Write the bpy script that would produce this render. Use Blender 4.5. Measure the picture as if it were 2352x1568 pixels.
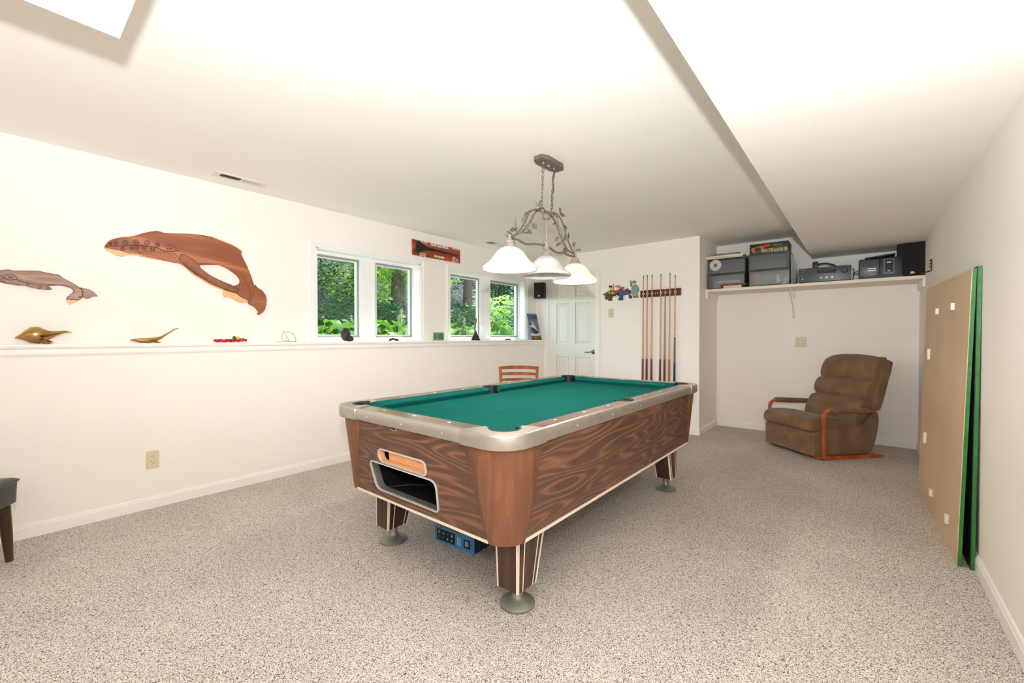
import bpy, bmesh, math, random
from mathutils import Vector, Matrix
from mathutils.geometry import tessellate_polygon
random.seed(7)
PI = math.pi
for o in list(bpy.data.objects): bpy.data.objects.remove(o)
SC = bpy.context.scene
COL = SC.collection

# ---------------------------------------------------------------- camera, light, exposure
FPX = 974.347; CAMP = Vector((0, 0, 1.17))
CR = Vector((0.77135, 0.63641, -0.00008)); CU = Vector((-0.00673, 0.00828, 0.99994)); CF = Vector((-0.63638, 0.77131, -0.01067))
cd = bpy.data.cameras.new('camera'); cam = bpy.data.objects.new('camera', cd); COL.objects.link(cam)
cd.sensor_width = 36; cd.lens = FPX / 2352 * 36; cd.clip_start = .02; cd.clip_end = 200
m = Matrix.Identity(4)
for i in range(3):
    m[i][0] = CR[i]; m[i][1] = CU[i]; m[i][2] = -CF[i]; m[i][3] = CAMP[i]
cam.matrix_world = m
SC.camera = cam
SC.view_settings.view_transform = 'Standard'; SC.view_settings.look = 'None'
SC.cycles.diffuse_bounces = 8; SC.cycles.max_bounces = 12
SC.view_settings.exposure = 0.23; SC.view_settings.gamma = 1; SC.view_settings.use_curve_mapping = False

def lamp(name, kind, loc, energy, color=(1, 1, 1), **k):
    d = bpy.data.lights.new(name, kind); d.energy = energy; d.color = color
    for a, b in k.items(): setattr(d, a, b)
    o = bpy.data.objects.new(name, d); COL.objects.link(o); o.location = loc
    return o
W = bpy.data.worlds.new('sky'); SC.world = W; W.use_nodes = True
nt = W.node_tree; bg = nt.nodes['Background']; sk = nt.nodes.new('ShaderNodeTexSky')
sk.sky_type = 'NISHITA'; sk.sun_disc = False; sk.sun_elevation = math.radians(58); sk.sun_rotation = math.radians(60)
nt.links.new(sk.outputs[0], bg.inputs[0]); bg.inputs[1].default_value = 1.6
sun = lamp('sun', 'SUN', (-8, 4, 12), 11.0, (1, .95, .86), angle=.01)
sun.rotation_euler = Vector((.30, -.32, -.90)).to_track_quat('-Z', 'Y').to_euler()
# the photographer's flash just above the camera
flash = lamp('camera_flash', 'POINT', (.05, -.05, 1.42), 30, (.92, .965, 1), shadow_soft_size=.035)
flash_up = lamp('camera_flash_tilted_head', 'SPOT', (.05, -.05, 1.42), 282, (.92, .965, 1), shadow_soft_size=.035, spot_size=math.radians(165), spot_blend=.55)
flash_up.rotation_euler = Vector((-.35, .5, .8)).to_track_quat('-Z', 'Y').to_euler()
# two unseen area lamps added behind the camera as soft fill
for x, y in ((-2.0, -2.2), (-.5, -2.2)):
    l = lamp('added_fill_light', 'AREA', (x, y, 2.05), 4, (.97, .99, 1), shape='DISK', size=.5)

# ---------------------------------------------------------------- numbers of the room
XU, XL, YD, YA, XR, ZC, ZS, XS, XP = -3.891, -3.747, 5.297, 6.086, .457, 2.367, 2.083, -.454, -1.489
YB = -2.8
def at(px, py, ax, val):
    d = CF + CR * ((px - 1176) / FPX) - CU * ((py - 784) / FPX)
    i = 'XYZ'.index(ax); t = (val - CAMP[i]) / d[i]
    return CAMP + d * t

# ---------------------------------------------------------------- materials
def lin(c): return tuple(((v / 255) / 12.92 if v / 255 < .04045 else ((v / 255 + .055) / 1.055) ** 2.4) for v in c)
MATS = {}
def mat(name, col, rough=.6, metal=0, bump=0, bscale=40, spec=.5, emit=None, estr=0, alpha=1, trans=0, var=0, vscale=8, sheen=0):
    if name in MATS: return MATS[name]
    mt = bpy.data.materials.new(name); mt.use_nodes = True; n = mt.node_tree; p = n.nodes['Principled BSDF']
    c = lin(col) + (1,)
    p.inputs['Base Color'].default_value = c; p.inputs['Roughness'].default_value = rough; p.inputs['Metallic'].default_value = metal
    p.inputs['Specular IOR Level'].default_value = spec; p.inputs['Alpha'].default_value = alpha
    p.inputs['Transmission Weight'].default_value = trans; p.inputs['Sheen Weight'].default_value = sheen
    if emit:
        p.inputs['Emission Color'].default_value = lin(emit) + (1,); p.inputs['Emission Strength'].default_value = estr
    tc = None
    if bump or var:
        tc = n.nodes.new('ShaderNodeTexCoord')
    if bump:
        no = n.nodes.new('ShaderNodeTexNoise'); no.inputs['Scale'].default_value = bscale; no.inputs['Detail'].default_value = 4
        n.links.new(tc.outputs['Object'], no.inputs['Vector'])
        b = n.nodes.new('ShaderNodeBump'); b.inputs['Strength'].default_value = bump; b.inputs['Distance'].default_value = .004
        n.links.new(no.outputs['Fac'], b.inputs['Height']); n.links.new(b.outputs[0], p.inputs['Normal'])
    if var:
        no = n.nodes.new('ShaderNodeTexNoise'); no.inputs['Scale'].default_value = vscale; no.inputs['Detail'].default_value = 5
        n.links.new(tc.outputs['Object'], no.inputs['Vector'])
        r = n.nodes.new('ShaderNodeValToRGB'); r.color_ramp.elements[0].position = .3; r.color_ramp.elements[1].position = .7
        r.color_ramp.elements[0].color = tuple(v * (1 - var) for v in c[:3]) + (1,)
        r.color_ramp.elements[1].color = tuple(min(1, v * (1 + var)) for v in c[:3]) + (1,)
        n.links.new(no.outputs['Fac'], r.inputs[0]); n.links.new(r.outputs[0], p.inputs['Base Color'])
    MATS[name] = mt; return mt

def wood(name, dark, light, axis='Y', rough=.35, k=9, s=(1.0, 5.0), fine=.5, spec=.4):
    """contour-line grain running along one axis"""
    if name in MATS: return MATS[name]
    mt = bpy.data.materials.new(name); mt.use_nodes = True; n = mt.node_tree; L = n.links; p = n.nodes['Principled BSDF']
    tc = n.nodes.new('ShaderNodeTexCoord'); mp = n.nodes.new('ShaderNodeMapping')
    sc = [s[1]] * 3; sc['XYZ'.index(axis)] = s[0]; mp.inputs['Scale'].default_value = sc
    L.new(tc.outputs['Object'], mp.inputs[0])
    no = n.nodes.new('ShaderNodeTexNoise'); no.inputs['Scale'].default_value = 1.0; no.inputs['Detail'].default_value = 1.5; no.inputs['Roughness'].default_value = .45
    L.new(mp.outputs[0], no.inputs['Vector'])
    mu = n.nodes.new('ShaderNodeMath'); mu.operation = 'MULTIPLY'; mu.inputs[1].default_value = k * 2 * PI; L.new(no.outputs['Fac'], mu.inputs[0])
    si = n.nodes.new('ShaderNodeMath'); si.operation = 'SINE'; L.new(mu.outputs[0], si.inputs[0])
    mr = n.nodes.new('ShaderNodeMapRange'); mr.inputs[1].default_value = -1; mr.inputs[2].default_value = 1; L.new(si.outputs[0], mr.inputs[0])
    n2 = n.nodes.new('ShaderNodeTexNoise'); n2.inputs['Scale'].default_value = 1; n2.inputs['Detail'].default_value = 6
    m2 = n.nodes.new('ShaderNodeMapping'); sc2 = [160] * 3; sc2['XYZ'.index(axis)] = 5; m2.inputs['Scale'].default_value = sc2
    L.new(tc.outputs['Object'], m2.inputs[0]); L.new(m2.outputs[0], n2.inputs['Vector'])
    mx = n.nodes.new('ShaderNodeMix'); mx.inputs[0].default_value = fine; L.new(mr.outputs[0], mx.inputs[2]); L.new(n2.outputs['Fac'], mx.inputs[3])
    r = n.nodes.new('ShaderNodeValToRGB'); e = r.color_ramp.elements
    e[0].position = .22; e[0].color = lin(dark) + (1,); e[1].position = .85; e[1].color = lin(light) + (1,)
    mid = r.color_ramp.elements.new(.58); mid.color = tuple(.76 * a + .24 * b for a, b in zip(lin(dark), lin(light))) + (1,)
    L.new(mx.outputs[0], r.inputs[0]); L.new(r.outputs[0], p.inputs['Base Color'])
    p.inputs['Roughness'].default_value = rough; p.inputs['Specular IOR Level'].default_value = spec
    MATS[name] = mt; return mt

def carpet_mat():
    mt = bpy.data.materials.new('carpet'); mt.use_nodes = True; n = mt.node_tree; L = n.links; p = n.nodes['Principled BSDF']
    tc = n.nodes.new('ShaderNodeTexCoord')
    wp = n.nodes.new('ShaderNodeTexNoise'); wp.inputs['Scale'].default_value = 60; wp.inputs['Detail'].default_value = 2
    L.new(tc.outputs['Object'], wp.inputs['Vector'])
    ad = n.nodes.new('ShaderNodeMixRGB'); ad.blend_type = 'LINEAR_LIGHT'; ad.inputs[0].default_value = .012
    L.new(tc.outputs['Object'], ad.inputs[1]); L.new(wp.outputs['Color'], ad.inputs[2])
    no = n.nodes.new('ShaderNodeTexNoise'); no.inputs['Scale'].default_value = 250; no.inputs['Detail'].default_value = 2.0; no.inputs['Roughness'].default_value = .6
    L.new(ad.outputs[0], no.inputs['Vector'])
    r = n.nodes.new('ShaderNodeValToRGB'); e = r.color_ramp.elements; e[0].position = .36; e[0].color = lin((76, 62, 55)) + (1,)
    e[1].position = .56; e[1].color = lin((236, 227, 219)) + (1,)
    a = e.new(.43); a.color = lin((142, 128, 119)) + (1,)
    a = e.new(.48); a.color = lin((198, 186, 177)) + (1,)
    L.new(no.outputs['Fac'], r.inputs[0])
    big = n.nodes.new('ShaderNodeTexNoise'); big.inputs['Scale'].default_value = 1.6; big.inputs['Detail'].default_value = 4; L.new(tc.outputs['Object'], big.inputs['Vector'])
    mr = n.nodes.new('ShaderNodeMapRange'); mr.inputs[1].default_value = .35; mr.inputs[2].default_value = .65; mr.inputs[3].default_value = .90; mr.inputs[4].default_value = 1.04
    L.new(big.outputs['Fac'], mr.inputs[0])
    mx = n.nodes.new('ShaderNodeMixRGB'); mx.blend_type = 'MULTIPLY'; mx.inputs[0].default_value = 1; L.new(r.outputs[0], mx.inputs[1]); L.new(mr.outputs[0], mx.inputs[2])
    L.new(mx.outputs[0], p.inputs['Base Color'])
    b = n.nodes.new('ShaderNodeBump'); b.inputs['Strength'].default_value = .55; b.inputs['Distance'].default_value = .006
    L.new(no.outputs['Fac'], b.inputs['Height']); L.new(b.outputs[0], p.inputs['Normal'])
    p.inputs['Roughness'].default_value = .95; p.inputs['Specular IOR Level'].default_value = .1
    return mt
def leaf_mat(name, c, tr=.5, var=.35):
    mt = bpy.data.materials.new(name); mt.use_nodes = True; n = mt.node_tree; L = n.links; n.nodes.remove(n.nodes['Principled BSDF'])
    out = [q for q in n.nodes if q.type == 'OUTPUT_MATERIAL'][0]
    d = n.nodes.new('ShaderNodeBsdfDiffuse'); t = n.nodes.new('ShaderNodeBsdfTranslucent'); g = n.nodes.new('ShaderNodeBsdfGlossy'); g.inputs['Roughness'].default_value = .4
    m1 = n.nodes.new('ShaderNodeMixShader'); m1.inputs[0].default_value = tr; m2 = n.nodes.new('ShaderNodeMixShader'); m2.inputs[0].default_value = .02
    tc = n.nodes.new('ShaderNodeTexCoord'); no = n.nodes.new('ShaderNodeTexNoise'); no.inputs['Scale'].default_value = 3
    L.new(tc.outputs['Object'], no.inputs['Vector'])
    r = n.nodes.new('ShaderNodeValToRGB'); c = lin(c); r.color_ramp.elements[0].position = .3; r.color_ramp.elements[1].position = .7
    r.color_ramp.elements[0].color = tuple(v * (1 - var) for v in c) + (1,); r.color_ramp.elements[1].color = tuple(v * (1 + var) for v in c) + (1,)
    L.new(no.outputs['Fac'], r.inputs[0])
    for q in (d, t): L.new(r.outputs[0], q.inputs['Color'])
    L.new(d.outputs[0], m1.inputs[1]); L.new(t.outputs[0], m1.inputs[2]); L.new(m1.outputs[0], m2.inputs[1]); L.new(g.outputs[0], m2.inputs[2]); L.new(m2.outputs[0], out.inputs['Surface'])
    return mt
def glass_mat(name, tint=(255, 255, 255), gloss=.06, opac=0.0, rough=.02):
    """thin clear sheet: see-through with a little reflection and tint"""
    mt = bpy.data.materials.new(name); mt.use_nodes = True; n = mt.node_tree; L = n.links; n.nodes.remove(n.nodes['Principled BSDF'])
    out = [q for q in n.nodes if q.type == 'OUTPUT_MATERIAL'][0]
    t = n.nodes.new('ShaderNodeBsdfTransparent'); t.inputs[0].default_value = lin(tint) + (1,)
    g = n.nodes.new('ShaderNodeBsdfGlossy'); g.inputs['Roughness'].default_value = rough
    m1 = n.nodes.new('ShaderNodeMixShader'); m1.inputs[0].default_value = gloss
    L.new(t.outputs[0], m1.inputs[1]); L.new(g.outputs[0], m1.inputs[2])
    last = m1
    if opac:
        d = n.nodes.new('ShaderNodeBsdfDiffuse'); d.inputs[0].default_value = lin(tint) + (1,)
        m2 = n.nodes.new('ShaderNodeMixShader'); m2.inputs[0].default_value = opac; L.new(m1.outputs[0], m2.inputs[1]); L.new(d.outputs[0], m2.inputs[2]); last = m2
    L.new(last.outputs[0], out.inputs['Surface']); return mt
def shade_mat():
    mt = bpy.data.materials.new('alabaster_glass'); mt.use_nodes = True; n = mt.node_tree; L = n.links; n.nodes.remove(n.nodes['Principled BSDF'])
    out = [q for q in n.nodes if q.type == 'OUTPUT_MATERIAL'][0]
    d = n.nodes.new('ShaderNodeBsdfDiffuse'); t = n.nodes.new('ShaderNodeBsdfTranslucent'); g = n.nodes.new('ShaderNodeBsdfGlossy'); g.inputs['Roughness'].default_value = .25
    tc = n.nodes.new('ShaderNodeTexCoord'); no = n.nodes.new('ShaderNodeTexNoise'); no.inputs['Scale'].default_value = 7; no.inputs['Distortion'].default_value = 2.5
    L.new(tc.outputs['Object'], no.inputs['Vector']); r = n.nodes.new('ShaderNodeValToRGB')
    r.color_ramp.elements[0].position = .35; r.color_ramp.elements[0].color = lin((214, 216, 214)) + (1,); r.color_ramp.elements[1].position = .65; r.color_ramp.elements[1].color = lin((232, 232, 230)) + (1,)
    L.new(no.outputs['Fac'], r.inputs[0]); L.new(r.outputs[0], d.inputs[0]); t.inputs[0].default_value = lin((250, 226, 205)) + (1,)
    m1 = n.nodes.new('ShaderNodeMixShader'); m1.inputs[0].default_value = .2; m2 = n.nodes.new('ShaderNodeMixShader'); m2.inputs[0].default_value = .05
    L.new(d.outputs[0], m1.inputs[1]); L.new(t.outputs[0], m1.inputs[2]); L.new(m1.outputs[0], m2.inputs[1]); L.new(g.outputs[0], m2.inputs[2]); L.new(m2.outputs[0], out.inputs['Surface'])
    return mt

M_WALL = mat('wall_paint', (245, 240, 233), .85, spec=.2, bump=.12, bscale=160)
M_CEIL = mat('ceiling_paint', (245, 241, 235), .9, spec=.1, bump=.1, bscale=140)
M_TRIM = mat('white_trim_paint', (243, 240, 236), .45, spec=.35)
M_CARPET = carpet_mat()
M_WAL = wood('walnut_laminate', (76, 53, 42), (134, 90, 64), 'Y', .45, 13, (1.0, 8.5), .5)
M_WALX = wood('walnut_laminate_end', (76, 53, 42), (136, 91, 65), 'X', .45, 13, (1.1, 8.5), .5)
M_CORN = wood('corner_laminate', (102, 63, 42), (128, 82, 54), 'Z', .4, 4, (1.5, 14), .6)
M_RAIL = wood('rail_laminate', (98, 72, 56), (138, 108, 86), 'Y', .22, 6, (.8, 8), .5, .6)
M_RAILX = wood('rail_laminate_end', (98, 72, 56), (138, 108, 86), 'X', .22, 6, (.8, 8), .5, .6)
M_FELT = mat('green_felt', (20, 88, 82), .95, spec=.02, bump=.1, bscale=900, var=.05, vscale=3)
M_ALU = mat('brushed_aluminium', (196, 190, 180), .36, metal=.85, bump=.02, bscale=30, var=.06, vscale=20)
M_CAST = mat('cast_aluminium', (190, 184, 174), .33, metal=.85, bump=.04, bscale=50, var=.08, vscale=14)
M_CREAM = mat('cream_plastic_strip', (236, 222, 202), .4)
M_BLK = mat('black_plastic', (22, 22, 22), .45)
M_RUB = mat('black_rubber', (14, 14, 15), .55)
M_DARKIN = mat('dark_interior', (20, 18, 17), .8)
M_FOOT = mat('grey_cast_metal', (140, 137, 128), .42, metal=.6, bump=.15, bscale=60, var=.12, vscale=25)
M_PLY = mat('bare_plywood', (226, 170, 124), .7, var=.08, vscale=12)

# ---------------------------------------------------------------- geometry collector
def V(*a): return Vector(a)
class G:
    def __init__(s): s.v = []; s.f = []; s.sm = []
    def add(s, vs, fs, smooth=False):
        b = len(s.v); s.v += [Vector(q) for q in vs]; s.f += [tuple(b + i for i in q) for q in fs]; s.sm += [smooth] * len(fs); return s
    def box(s, a, b, M=None, bev=0):
        x0, y0, z0 = a; x1, y1, z1 = b
        if bev: return s.rbox(a, b, bev, M)
        vs = [V(x, y, z) for z in (z0, z1) for x, y in ((x0, y0), (x1, y0), (x1, y1), (x0, y1))]
        if M: vs = [M @ q for q in vs]
        return s.add(vs, [(3, 2, 1, 0), (4, 5, 6, 7), (0, 1, 5, 4), (1, 2, 6, 5), (2, 3, 7, 6), (3, 0, 4, 7)])
    def rbox(s, a, b, r, M=None, seg=3):
        bm = bmesh.new(); bmesh.ops.create_cube(bm, size=1)
        c = [(a[i] + b[i]) / 2 for i in range(3)]; d = [abs(b[i] - a[i]) for i in range(3)]
        for q in bm.verts: q.co = V(*(c[i] + q.co[i] * d[i] for i in range(3)))
        bmesh.ops.bevel(bm, geom=list(bm.edges), offset=min(r, min(d) * .49), segments=seg, profile=.5, affect='EDGES')
        return s.bm(bm, M, True)
    def bm(s, bm, M=None, smooth=False):
        bm.verts.index_update(); vs = [(M @ q.co if M else q.co.copy()) for q in bm.verts]
        fs = [tuple(q.index for q in f.verts) for f in bm.faces]; bm.free(); return s.add(vs, fs, smooth)
    def tube(s, pts, r, n=8, cap=True, close=False):
        pts = [Vector(p) for p in pts]; R = r if isinstance(r, (list, tuple)) else [r] * len(pts); vs = []; fs = []; up = None; N = len(pts)
        for i, p in enumerate(pts):
            if close: t = pts[(i + 1) % N] - pts[i - 1]
            else: t = pts[min(i + 1, N - 1)] - pts[max(i - 1, 0)]
            t = t.normalized() if t.length else V(0, 0, 1)
            if up is None: up = t.orthogonal().normalized()
            up = (up - t * up.dot(t)); up = up.normalized() if up.length > 1e-6 else t.orthogonal().normalized(); w = t.cross(up)
            vs += [p + (up * math.cos(2 * PI * k / n) + w * math.sin(2 * PI * k / n)) * R[i] for k in range(n)]
        for i in range(N if close else N - 1):
            j = (i + 1) % N
            fs += [(i * n + k, i * n + (k + 1) % n, j * n + (k + 1) % n, j * n + k) for k in range(n)]
        if cap and not close: fs += [tuple(range(n))[::-1], tuple((N - 1) * n + k for k in range(n))]
        return s.add(vs, fs, True)
    def lathe(s, prof, c=(0, 0, 0), n=32, M=None, ax='Z', caps=True):
        vs = []; fs = []; c = Vector(c)
        for r, z in prof:
            for k in range(n):
                a = 2 * PI * k / n; q = V(r * math.cos(a), r * math.sin(a), z)
                if ax == 'X': q = V(q.z, q.x, q.y)
                if ax == 'Y': q = V(q.x, q.z, q.y)
                if M: q = M @ q
                vs.append(q + c)
        m_ = len(prof)
        for i in range(m_ - 1): fs += [(i * n + k, i * n + (k + 1) % n, (i + 1) * n + (k + 1) % n, (i + 1) * n + k) for k in range(n)]
        if caps:
            if prof[0][0] > 0: fs.append(tuple(range(n))[::-1])
            if prof[-1][0] > 0: fs.append(tuple((m_ - 1) * n + k for k in range(n)))
        return s.add(vs, fs, True)
    def ell(s, c, r, n=12, M=None):
        prof = [(math.sin(PI * i / n), -math.cos(PI * i / n)) for i in range(n + 1)]
        vs = []; fs = []
        for q, z in prof:
            for k in range(n * 2):
                a = PI * k / n; p = V(r[0] * q * math.cos(a), r[1] * q * math.sin(a), r[2] * z)
                vs.append((M @ p if M else p) + Vector(c))
        N = n * 2
        for i in range(n): fs += [(i * N + k, i * N + (k + 1) % N, (i + 1) * N + (k + 1) % N, (i + 1) * N + k) for k in range(N)]
        return s.add(vs, fs, True)
    def plate(s, outer, holes, mp, w0, w1):
        """flat sheet with holes; mp(u, v, w) gives the point"""
        loops = [[V(u, v, 0) for u, v in outer]] + [[V(u, v, 0) for u, v in h] for h in holes]
        tr = tessellate_polygon(loops); flat = [q for l in loops for q in l]; n = len(flat)
        vs = [mp(q.x, q.y, w0) for q in flat] + [mp(q.x, q.y, w1) for q in flat]
        fs = [tuple(t) for t in tr] + [tuple(i + n for i in t[::-1]) for t in tr]
        b = 0
        for l in loops:
            k = len(l); fs += [(b + i, b + (i + 1) % k, b + (i + 1) % k + n, b + i + n) for i in range(k)]; b += k
        return s.add(vs, fs)
    def relief(s, outer, holes, mp, base, steps):
        """raised carving: side wall to base, then rounded steps (inset, rise)"""
        def area(l): return sum(l[k - 1][0] * l[k][1] - l[k][0] * l[k - 1][1] for k in range(len(l))) / 2
        def clean(l):
            o = []
            for q in l:
                if not o or math.hypot(q[0] - o[-1][0], q[1] - o[-1][1]) > 5e-4: o.append(q)
            if math.hypot(o[0][0] - o[-1][0], o[0][1] - o[-1][1]) < 5e-4: o.pop()
            return o
        def inset(l, d):
            n_ = len(l); o = []
            for k in range(n_):
                p, q, t = l[k - 1], l[k], l[(k + 1) % n_]
                a = Vector((q[0] - p[0], q[1] - p[1])).normalized(); b = Vector((t[0] - q[0], t[1] - q[1])).normalized()
                na = Vector((-a.y, a.x)); nb = Vector((-b.y, b.x)); m_ = na + nb
                if m_.length < 1e-4: m_ = na
                m_.normalize(); c_ = max(.6, m_.dot(na)); o.append((q[0] + m_.x * d / c_, q[1] + m_.y * d / c_))
            return o
        loops = [clean(list(outer))] + [clean(list(h)) for h in holes]
        loops[0] = loops[0] if area(loops[0]) > 0 else loops[0][::-1]
        loops[1:] = [h[::-1] if area(h) > 0 else h for h in loops[1:]]
        seq = [(0, 0), (0, base)]; d = 0; z = base
        for th, dz in steps: d += th; z += dz; seq.append((d, z))
        for l in loops:
            rings = [[mp(u, v, zz) for u, v in inset(l, dd)] for dd, zz in seq]
            n_ = len(l); s.add([q for r_ in rings for q in r_], [(i * n_ + k, i * n_ + (k + 1) % n_, (i + 1) * n_ + (k + 1) % n_, (i + 1) * n_ + k) for i in range(len(seq) - 1) for k in range(n_)], False)
        top = [inset(l, d) for l in loops]; tr = tessellate_polygon([[V(u, v, 0) for u, v in l] for l in top]); flat = [q for l in top for q in l]
        s.add([mp(u, v, z) for u, v in flat], [tuple(t) for t in tr]); bot = [q for l in loops for q in l]
        return s.add([mp(u, v, 0) for u, v in bot], [tuple(t[::-1]) for t in tr])
    def loft(s, rings, cap=True, smooth=True):
        n = len(rings[0]); vs = [q for r in rings for q in r]; fs = []
        for i in range(len(rings) - 1): fs += [(i * n + k, i * n + (k + 1) % n, (i + 1) * n + (k + 1) % n, (i + 1) * n + k) for k in range(n)]
        if cap: fs += [tuple(range(n))[::-1], tuple((len(rings) - 1) * n + k for k in range(n))]
        return s.add(vs, fs, smooth)
    def xf(s, M): s.v = [M @ q for q in s.v]; return s
    def build(s, name, mt, parent=None, sharp=40, mod=None):
        o0 = V(0, 0, 0); p = parent
        while p: o0 += Vector(p.location); p = p.parent
        me = bpy.data.meshes.new(name); me.from_pydata([q - o0 for q in s.v], [], s.f)
        me.polygons.foreach_set('use_smooth', s.sm)
        b = bmesh.new(); b.from_mesh(me); bmesh.ops.recalc_face_normals(b, faces=list(b.faces)); b.to_mesh(me); b.free()
        if any(s.sm): me.set_sharp_from_angle(angle=math.radians(sharp))
        me.update(); me.materials.append(mt)
        o = bpy.data.objects.new(name, me); COL.objects.link(o)
        if parent: o.parent = parent
        return o
def tag(o, label=None, cat=None, group=None, kind=None):
    if label: o['label'] = label
    if cat: o['category'] = cat
    if group: o['group'] = group
    if kind: o['kind'] = kind
    return o
def thing(name, label, cat, loc, group=None):
    o = bpy.data.objects.new(name, None); o.empty_display_size = .05; COL.objects.link(o); o.location = loc
    return tag(o, label, cat, group)
def struct(o, label=None):
    o['kind'] = 'structure'
    if label: o['label'] = label
    return o
def dup(root, loc, label=None):
    def cp(o, par):
        c = o.copy(); COL.objects.link(c); c.parent = par
        for ch in list(o.children): cp(ch, c)
        return c
    r = cp(root, None); r.location = loc
    if label: r['label'] = label
    return r
def text(body, size, o, ux, uy, mt, name, parent, ext=.0006, sx=1.0, bold=0.0, center=True, shear=0):
    cu = bpy.data.curves.new('lettering', 'FONT'); cu.body = body; cu.size = size; cu.extrude = ext; cu.offset = bold
    cu.align_x = 'CENTER' if center else 'LEFT'; cu.align_y = 'CENTER'; cu.shear = shear; cu.resolution_u = 3
    t = bpy.data.objects.new('lettering', cu); COL.objects.link(t)
    bpy.context.view_layer.update()
    me = bpy.data.meshes.new_from_object(t.evaluated_get(bpy.context.evaluated_depsgraph_get()))
    bpy.data.objects.remove(t)
    ux = Vector(ux).normalized(); uy = Vector(uy); uy = (uy - ux * uy.dot(ux)).normalized(); n = ux.cross(uy); o = Vector(o)
    g = G(); g.add([o + ux * (q.co.x * sx) + uy * q.co.y + n * (q.co.z + ext) for q in me.vertices], [tuple(p.vertices) for p in me.polygons])
    bpy.data.meshes.remove(me)
    return g.build(name, mt, parent)
def arc(cx, cy, r, a0, a1, n=8, ry=None):
    return [(cx + r * math.cos(math.radians(a0 + (a1 - a0) * i / n)), cy + (ry or r) * math.sin(math.radians(a0 + (a1 - a0) * i / n))) for i in range(n + 1)]
def rrect(x0, y0, x1, y1, r, n=6):
    return arc(x1 - r, y1 - r, r, 0, 90, n) + arc(x0 + r, y1 - r, r, 90, 180, n) + arc(x0 + r, y0 + r, r, 180, 270, n) + arc(x1 - r, y0 + r, r, 270, 360, n)
def fillet(pts, rs, n=5):
    out = []; N = len(pts)
    for i, p in enumerate(pts):
        p = Vector(p); a = (Vector(pts[i - 1]) - p).normalized(); b = (Vector(pts[(i + 1) % N]) - p).normalized(); r_ = rs[i] if isinstance(rs, (list, tuple)) else rs
        half = a.angle(b) / 2; t = r_ / math.tan(half); c = p + (a + b).normalized() * (r_ / math.sin(half)); s0 = p + a * t - c; s1 = p + b * t - c
        ang0 = math.atan2(s0.y, s0.x); d = math.atan2(s1.y, s1.x) - ang0; d = (d + PI) % (2 * PI) - PI
        out += [(c.x + r_ * math.cos(ang0 + d * k / n), c.y + r_ * math.sin(ang0 + d * k / n)) for k in range(n + 1)]
    return out
def smooth_line(pts, n=6):
    """Catmull-Rom through the points"""
    P = [Vector(p) for p in pts]; P = [P[0] * 2 - P[1]] + P + [P[-1] * 2 - P[-2]]; out = []
    for i in range(1, len(P) - 2):
        for k in range(n):
            t = k / n; a, b, c, d = P[i - 1], P[i], P[i + 1], P[i + 2]
            out.append(.5 * ((2 * b) + (c - a) * t + (2 * a - 5 * b + 4 * c - d) * t * t + (3 * b - a - 3 * c + d) * t ** 3))
    return out + [P[-2]]
def closed2(pts, n=4):
    N = len(pts); out = []
    for i in range(N):
        a, b, c, d = (Vector((*pts[(i + j) % N], 0)) for j in (-1, 0, 1, 2))
        for k in range(n):
            t = k / n; q = .5 * ((2 * b) + (c - a) * t + (2 * a - 5 * b + 4 * c - d) * t * t + (3 * b - a - 3 * c + d) * t ** 3); out.append((q.x, q.y))
    return out
mpX = lambda X, s=1: (lambda u, v, w: V(X + s * w, u, v))     # u=y v=z
mpY = lambda Y, s=-1: (lambda u, v, w: V(u, Y + s * w, v))    # u=x v=z
mpZ = lambda Z, s=1: (lambda u, v, w: V(u, v, Z + s * w))

# ================================================================ ROOM SHELL
struct(G().box((-4.1, YB - .1, -.1), (XR + .1, YA + .1, 0)).build('floor', M_CARPET))
W1 = (1.875, 3.07, 1.13, 2.0); W2 = (3.521, 5.02, 1.13, 2.0)
def rect(a): return [(a[0], a[2]), (a[1], a[2]), (a[1], a[3]), (a[0], a[3])]
g = G().plate([(YB - .1, 0), (YD + .12, 0), (YD + .12, ZC), (YB - .1, ZC)], [rect(W1), rect(W2)], mpX(XU, -1), 0, .21)
g.box((XU, YB - .1, 0), (XL, YD, 1.085))
struct(g.build('wall_left', M_WALL))
g = G().plate([(XU - .21, 0), (-3.66, 0), (-3.66, 2.085), (-2.86, 2.085), (-2.86, 0), (XP - .12, 0), (XP - .12, ZC), (XU - .21, ZC)], [], mpY(YD, 1), 0, .12)
g.box((XP - .12, YD, 0), (XP, YA + .1, ZC))
struct(g.build('wall_back', M_WALL))
struct(G().box((XP - .12, YA, 0), (XR + .1, YA + .1, ZC)).build('wall_alcove', M_WALL))
struct(G().box((XR, YB, 0), (XR + .1, YA + .1, ZC)).build('wall_right', M_WALL))
struct(G().box((-4.1, YB - .1, 0), (XR + .1, YB, ZC)).build('wall_front', M_WALL))
struct(G().box((-4.1, YB - .1, ZC), (XR + .1, YA + .1, ZC + .1)).build('ceiling', M_CEIL))
struct(G().box((XS, YB, ZS), (XR, YA, ZC)).box((-1.76, YB, ZS), (XS, .245, ZC)).build('ceiling_soffit', M_CEIL), 'lowered ceiling box along the right side')
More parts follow.
